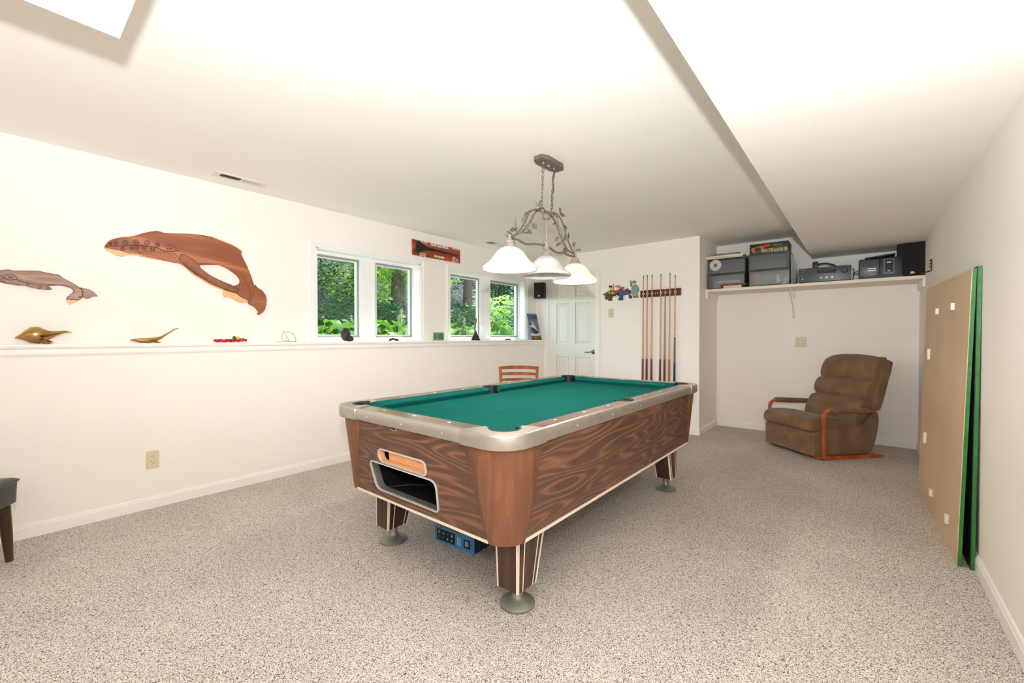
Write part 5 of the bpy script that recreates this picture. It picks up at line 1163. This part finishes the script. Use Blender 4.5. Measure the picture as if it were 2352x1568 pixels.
g = G().rbox((rx0 + rw * .26, 5.70, rz1), (rx0 + rw * .37, 5.73, rz1 + .075), .006); g.tube(smooth_line([(rx0 + rw * .35, 5.71, rz1 + .045), (rx0 + rw * .5, 5.71, rz1 + .050), (rx0 + rw * .65, 5.72, rz1 + .03), (rx0 + rw * .72, 5.72, rz1 + .004)]), .008, 8)
tag(g.build('black_headset', M_BLK), 'black headset lying on top of the stereo receiver', 'headset')
g = G(); 
for P in ([(rx0 + .01, 5.66, rz0 + .11), (rx0 - .025, 5.70, rz0 + .10), (rx0 - .02, 5.68, SZ1 + .03), (rx0 - .06, 5.62, SZ1 + .006), (rx0 - .09, 5.60, SZ1 + .006)],
          [(rx1 - .01, 5.78, rz0 + .13), (rx1 + .02, 5.74, rz0 + .12), (rx1 + .02, 5.72, rz0 + .05), (rx1 + .012, 5.70, SZ1 + .01), (rx1 + .05, 5.64, SZ1 + .006), (rx1 + .08, 5.60, SZ1 + .006)],
          [(rx1 + .01, 5.80, rz0 + .08), (rx1 + .05, 5.78, rz0 + .10), (rx1 + .12, 5.75, rz0 + .12)], [(rx1 + .01, 5.80, rz0 + .07), (rx1 + .06, 5.78, rz0 + .075), (rx1 + .12, 5.75, rz0 + .11)]):
    g.tube(smooth_line(P, 6), .003, 6)
tag(g.build('audio_cables', M_BLK), 'black audio cables beside the stereo receiver', 'cables')
# boombox stereo
bx0, bx1 = SH(1973, 620, 5.60).x, SH(2068, 620, 5.60).x; by = 5.60; bz0, bz1 = SZ1 + .03, SZ1 + .205
bm_ = thing('compact_stereo', 'black compact stereo with tape deck between receiver and large speaker', 'stereo', ((bx0 + bx1) / 2, 5.74, SZ1))
G().rbox((bx0, by + .012, SZ1 + .001), (bx1 + .02, by + .28, bz1), .008).build('case', M_BLK, bm_)
G().box((bx0 + .01, by, SZ1 + .001), (bx1 + .02, by + .03, bz0)).build('plinth', M_BLK, bm_)
bwid = bx1 - bx0
G().rbox((bx0 + .004, by, bz0), (bx0 + bwid * .50, by + .014, bz1 - .008), .004).build('left_panel', M_REC, bm_)
G().rbox((bx0 + bwid * .51, by + .004, bz0), (bx1 + .015, by + .016, bz1), .004).build('right_panel', M_BLK, bm_)
fb = mpY(by, -1)
def bq(nm, a0, z0, a1, z1, m_, w=.0015, base_=0): return G().plate([(bx0 + bwid * a0, bz0 + z0), (bx0 + bwid * a1, bz0 + z0), (bx0 + bwid * a1, bz0 + z1), (bx0 + bwid * a0, bz0 + z1)], [], mpY(by + base_, -1), 0, w).build(nm, m_, bm_)
bq('display', .06, .095, .44, .145, mat('dark_red_display', (44, 28, 28), .2)); 
for i in range(6): bq('button', .22 + i * .035, .070, .245 + i * .035, .078, M_ALU); bq('button', .22 + i * .035, .050, .245 + i * .035, .058, M_ALU)
bq('tape_door_frame', .60, .010, .86, .160, M_REC, .003, .004); bq('tape_window', .64, .03, .83, .15, M_DISP, .0045, .004); bq('chrome_tab', .68, .118, .79, .132, mat('warm_reflector', (206, 150, 116), .3), .006, .004); bq('chrome_tab', .70, .036, .76, .048, mat('warm_reflector', (206, 150, 116), .3), .006, .004)
G().lathe([(.016, 0), (.014, .006), (0, .006)], (bx0 + bwid * .17, by, bz0 + .012), 20, Mk).build('dial', M_REC, bm_)
G().rbox((0, 0, 0), (.235, .15, .018), .007, Matrix.Translation((bx0 + .045, 5.64, bz1 + .002)) @ Matrix.Rotation(-.10, 4, 'Y')).build('x_', M_BLK) and None
o = bpy.data.objects['x_']; o.name = 'black_remote_tray'; tag(o, 'flat black folded device tilted on top of the compact stereo', 'device')
# big speaker
sx0, sx1 = SH(2066, 600, 5.60).x, SH(2129, 600, 5.60).x
bs_ = thing('bookshelf_speaker', 'large black speaker at the right end of the shelf', 'speaker', ((sx0 + sx1) / 2, 5.7, SZ1))
speaker_box(bs_, V((sx0 + sx1) / 2 + .002, 5.615, SZ1 + .002), .235, .21, .325, math.radians(-9), 'JBL', .026)
# black wall bracket
wb = thing('wall_hook', 'small black metal bracket on the right wall beside the speaker', 'bracket', (XR, 5.10, 1.73))
g = G().rbox((XR - .006, 5.07, 1.735), (XR, 5.10, 1.835), .002); g.tube([(XR - .004, 5.085, 1.737), (XR - .03, 5.10, 1.730), (XR - .055, 5.22, 1.728)], .005, 6)
for i in range(3): g.rbox((XR - .016, 5.075, 1.765 + i * .027), (XR - .004, 5.095, 1.777 + i * .027), .002)
g.build('bracket', M_BLK, wb)

# ================================================================ OUTSIDE
M_SOIL = mat('garden_soil', (36, 34, 22), .95, var=.4, vscale=3, bump=.6, bscale=10)
struct(G().add([(XU - .21, -6, .93), (XU - .21, 30, .93), (-7, 30, 1.0), (-7, -6, 1.0), (-12, 30, 1.6), (-12, -6, 1.6), (-22, 34, 6.5), (-22, -6, 6.5), (-34, 38, 12), (-34, -6, 12)], [(0, 1, 2, 3), (3, 2, 4, 5), (5, 4, 6, 7), (7, 6, 8, 9)]).build('hillside', M_SOIL), 'sloping wooded bank outside the windows')
L_HOSTA = leaf_mat('hosta_leaf', (88, 132, 36), .45); L_SHRUB = leaf_mat('shrub_leaf', (150, 190, 90), .55); L_TREE = leaf_mat('tree_leaf', (134, 178, 44), .55, .5); L_DARK = leaf_mat('dark_leaf', (40, 74, 34), .35, .4)
M_STALK = mat('pale_stalk', (168, 160, 110), .7); M_BARK = mat('tree_bark', (72, 56, 42), .9, var=.3, vscale=6, bump=.8, bscale=14)
def bigleaf(g, base_, d, L_, w, droop, R_):
    """broad leaf: mid-rib arc with two halves"""
    d = Vector(d).normalized(); s = d.cross(V(0, 0, 1)).normalized(); n = 7; vs = []; fs = []
    for i in range(n):
        t = i / (n - 1); p = base_ + d * (L_ * t) + V(0, 0, L_ * (.55 * t - droop * t * t)); ww = w * math.sin(PI * min(1, t * .93 + .05)) ** .8 * (1 - .25 * t)
        vs += [p + s * ww + V(0, 0, ww * .3), p, p - s * ww + V(0, 0, ww * .3)]
    for i in range(n - 1): fs += [(i * 3, i * 3 + 1, i * 3 + 4, i * 3 + 3), (i * 3 + 1, i * 3 + 2, i * 3 + 5, i * 3 + 4)]
    g.add(vs, fs, True)
def hosta(x, y, label, seed, stalks, size=1.0):
    R_ = random.Random(seed); zb = .94; r = thing('hosta_plant', label, 'plant', (x, y, zb), 'hostas under the windows')
    g = G(); st_ = G()
    for i in range(26):
        a = i * 2.4 + R_.uniform(-.3, .3); el = R_.uniform(.12, .32) * size; k = .35 + .65 * (i / 26)
        b0 = V(x, y, zb); b1 = V(x + math.cos(a) * el * k, y + math.sin(a) * el * k, zb + R_.uniform(.16, .34) * size * (1.15 - k * .4)); st_.tube([b0, b1], .004, 4)
        bigleaf(g, b1, (math.cos(a), math.sin(a), 0), R_.uniform(.16, .25) * size, R_.uniform(.06, .085) * size, R_.uniform(.8, 1.3), R_)
    g.build('leaves', L_HOSTA, r, sharp=180); st_.build('leaf_stems', L_SHRUB, r)
    for j in range(stalks):
        a = R_.uniform(0, 6.28); lean = R_.uniform(.05, .16); h_ = R_.uniform(.50, .66); top = V(x + math.cos(a) * lean, y + math.sin(a) * lean, zb + h_)
        g = G().tube([(x, y, zb), V(x, y, zb).lerp(top, .5) + V(.01, 0, 0), top], [.005, .004, .003], 5)
        for k in range(22):
            t = .72 + .28 * k / 22; c = V(x, y, zb).lerp(top, t); aa = k * 2.2; g.tube([c, c + V(.03 * math.cos(aa), .03 * math.sin(aa), -.012 + .02 * R_.random())], [.002, .005], 4)
        g.build('flower_stalk', M_STALK, r)
HL = ['hosta at the left bottom of the near window', 'hosta below the middle bar of the near window', 'broad leaved hosta in the right pane of the near window', 'hosta farther back at the right edge of the near window', 'hosta at the left bottom of the far window', 'bright hosta near the middle bar of the far window', 'hosta at the right bottom of the far window']
for i, (x, y, n_, s_) in enumerate(((-4.85, 2.35, 2, 1.3), (-4.95, 2.95, 2, 1.25), (-4.8, 3.42, 2, 1.3), (-5.3, 3.9, 2, 1.3), (-4.9, 4.7, 1, 1.25), (-4.82, 5.4, 0, 1.25), (-5.0, 6.1, 0, 1.1))): hosta(x, y, HL[i], 20 + i, n_, s_)
def foliage(g, c, rad, n, size, R_, flat=.7):
    for i in range(n):
        a = R_.uniform(0, 6.28); ph = math.acos(R_.uniform(-1, 1)); rr = R_.uniform(.35, 1) ** .5
        p = Vector(c) + V(rad[0] * rr * math.sin(ph) * math.cos(a), rad[1] * rr * math.sin(ph) * math.sin(a), rad[2] * rr * math.cos(ph))
        d = V(R_.uniform(-1, 1), R_.uniform(-1, 1), R_.uniform(-.6, .2)).normalized(); s = d.cross(V(R_.uniform(-.4, .4), R_.uniform(-.4, .4), 1)).normalized(); L_ = size * R_.uniform(.7, 1.3)
        n_ = d.cross(s) * (L_ * .08)
        g.add([p, p + d * L_ * .35 + s * L_ * .34 + n_, p + d * L_ * .75 + s * L_ * .22, p + d * L_, p + d * L_ * .75 - s * L_ * .22, p + d * L_ * .35 - s * L_ * .34 + n_], [(0, 1, 2, 3), (0, 3, 4, 5)])
def shrub(x, y, label, seed, h, lm, w=.35, n=320, size=.10, zb=.94):
    R_ = random.Random(seed); r = thing('leafy_shrub', label, 'shrub', (x, y, zb)); g = G(); st_ = G()
    for j in range(6):
        a = j * 1.05; top = V(x + math.cos(a) * w * .8, y + math.sin(a) * w * .8, zb + h * R_.uniform(.75, 1)); st_.tube([(x, y, zb), V(x, y, zb).lerp(top, .5) + V(0, 0, .08), top], [.010, .007, .003], 5)
        for q in range(5): foliage(g, V(x, y, zb).lerp(top, .3 + .17 * q), (w * .35,) * 3, n // 30, size, R_)
    g.build('leaves', lm, r); st_.build('stems', M_STALK, r)
shrub(-5.1, 5.75, 'pale green shrub filling the right pane of the far window', 41, 1.05, L_SHRUB, .38, 420, .11)
shrub(-7.6, 4.6, 'dark bushy shrub low behind the near window hostas', 42, .75, L_DARK, 1.0, 5000, .06)
shrub(-7.9, 6.6, 'dark bushy shrub on the bank between the two windows', 43, .75, L_DARK, 1.0, 5000, .06)
shrub(-8.3, 8.8, 'dark bushy shrub behind the left pane of the far window', 44, .75, L_DARK, 1.0, 5000, .06)
shrub(-8.2, 10.8, 'dark bushy shrub behind the right pane of the far window', 45, .75, L_DARK, 1.0, 5000, .06)
def tree(x, y, label, seed, lm, tr=.12, n=5200, lean=.2):
    R_ = random.Random(seed); zb = 1.0 + max(0, -x - 7) * .12 + max(0, -x - 12) * .4; r = thing('tree', label, 'tree', (x, y, zb), 'trees on the bank')
    g = G().tube(smooth_line([(x, y, zb - .2), (x + lean * .3, y, zb + 2), (x + lean, y + .2, zb + 5), (x + lean, y, zb + 8)], 5), [tr * (1.25 - .045 * i) for i in range(16)], 10)
    for j in range(5):
        a = R_.uniform(0, 6.28); z = zb + 1.6 + j * .9; g.tube([(x + .1, y, z), (x + 1.0 * math.cos(a), y + 1.0 * math.sin(a), z + .6), (x + 2 * math.cos(a), y + 2 * math.sin(a), z + 1.0)], [tr * .35, tr * .2, .01], 6)
    g.build('trunk', M_BARK, r)
    g = G()
    for j in range(13):
        a = R_.uniform(0, 6.28); d = R_.uniform(.2, 1.6); foliage(g, (x + d * math.cos(a), y + d * math.sin(a), zb + R_.uniform(1.0, 4.2)), (.8, .8, .5), n // 13, .095, R_)
    g.build('crown', lm, r)
TL = ['dark tree at the upper left of the near window', 'sunlit tree behind the middle of the near window', 'tree with a thick trunk in the right pane of the near window', 'bright tree between the two windows', 'dark tree behind the left pane of the far window', 'tree behind the right pane of the far window', 'farthest dark tree at the right of the far window', 'tree far up the bank behind the near window', 'tree far up the bank behind the far window']
for i, (x, y, lm, tr) in enumerate(((-10.0, 4.6, L_DARK, .12), (-9.8, 5.9, L_TREE, .10), (-9.4, 6.7, L_TREE, .17), (-11.6, 8.9, L_TREE, .13), (-10.5, 10.3, L_DARK, .14), (-10.8, 12.4, L_DARK, .12), (-11.0, 14.6, L_DARK, .14), (-14, 8.2, L_TREE, .15), (-14, 12.5, L_DARK, .15))): tree(x, y, TL[i], 60 + i, lm, tr)
R_ = random.Random(77)
for k, (ya, yb) in enumerate(((1, 20),)):
    g = G()
    for i in range(16000):
        x = -6.2 - 12 * R_.random() ** 1.4; y = R_.uniform(2.5 - x * .0, 6 - x * 1.0); zb = 1.0 + max(0, -x - 7) * .12 + max(0, -x - 12) * .4 + R_.random() ** 1.5 * .9
        d = V(R_.uniform(-1, 1), R_.uniform(-1, 1), R_.uniform(-.5, .4)).normalized(); s = d.cross(V(R_.uniform(-.4, .4), R_.uniform(-.4, .4), 1)).normalized(); L_ = R_.uniform(.06, .13); p = V(x, y, zb)
        g.add([p, p + d * L_ * .4 + s * L_ * .33, p + d * L_, p + d * L_ * .4 - s * L_ * .33], [(0, 1, 2, 3)])
    tag(g.build('undergrowth', L_DARK), 'dark leafy undergrowth covering the bank outside the windows', 'undergrowth', kind='stuff')
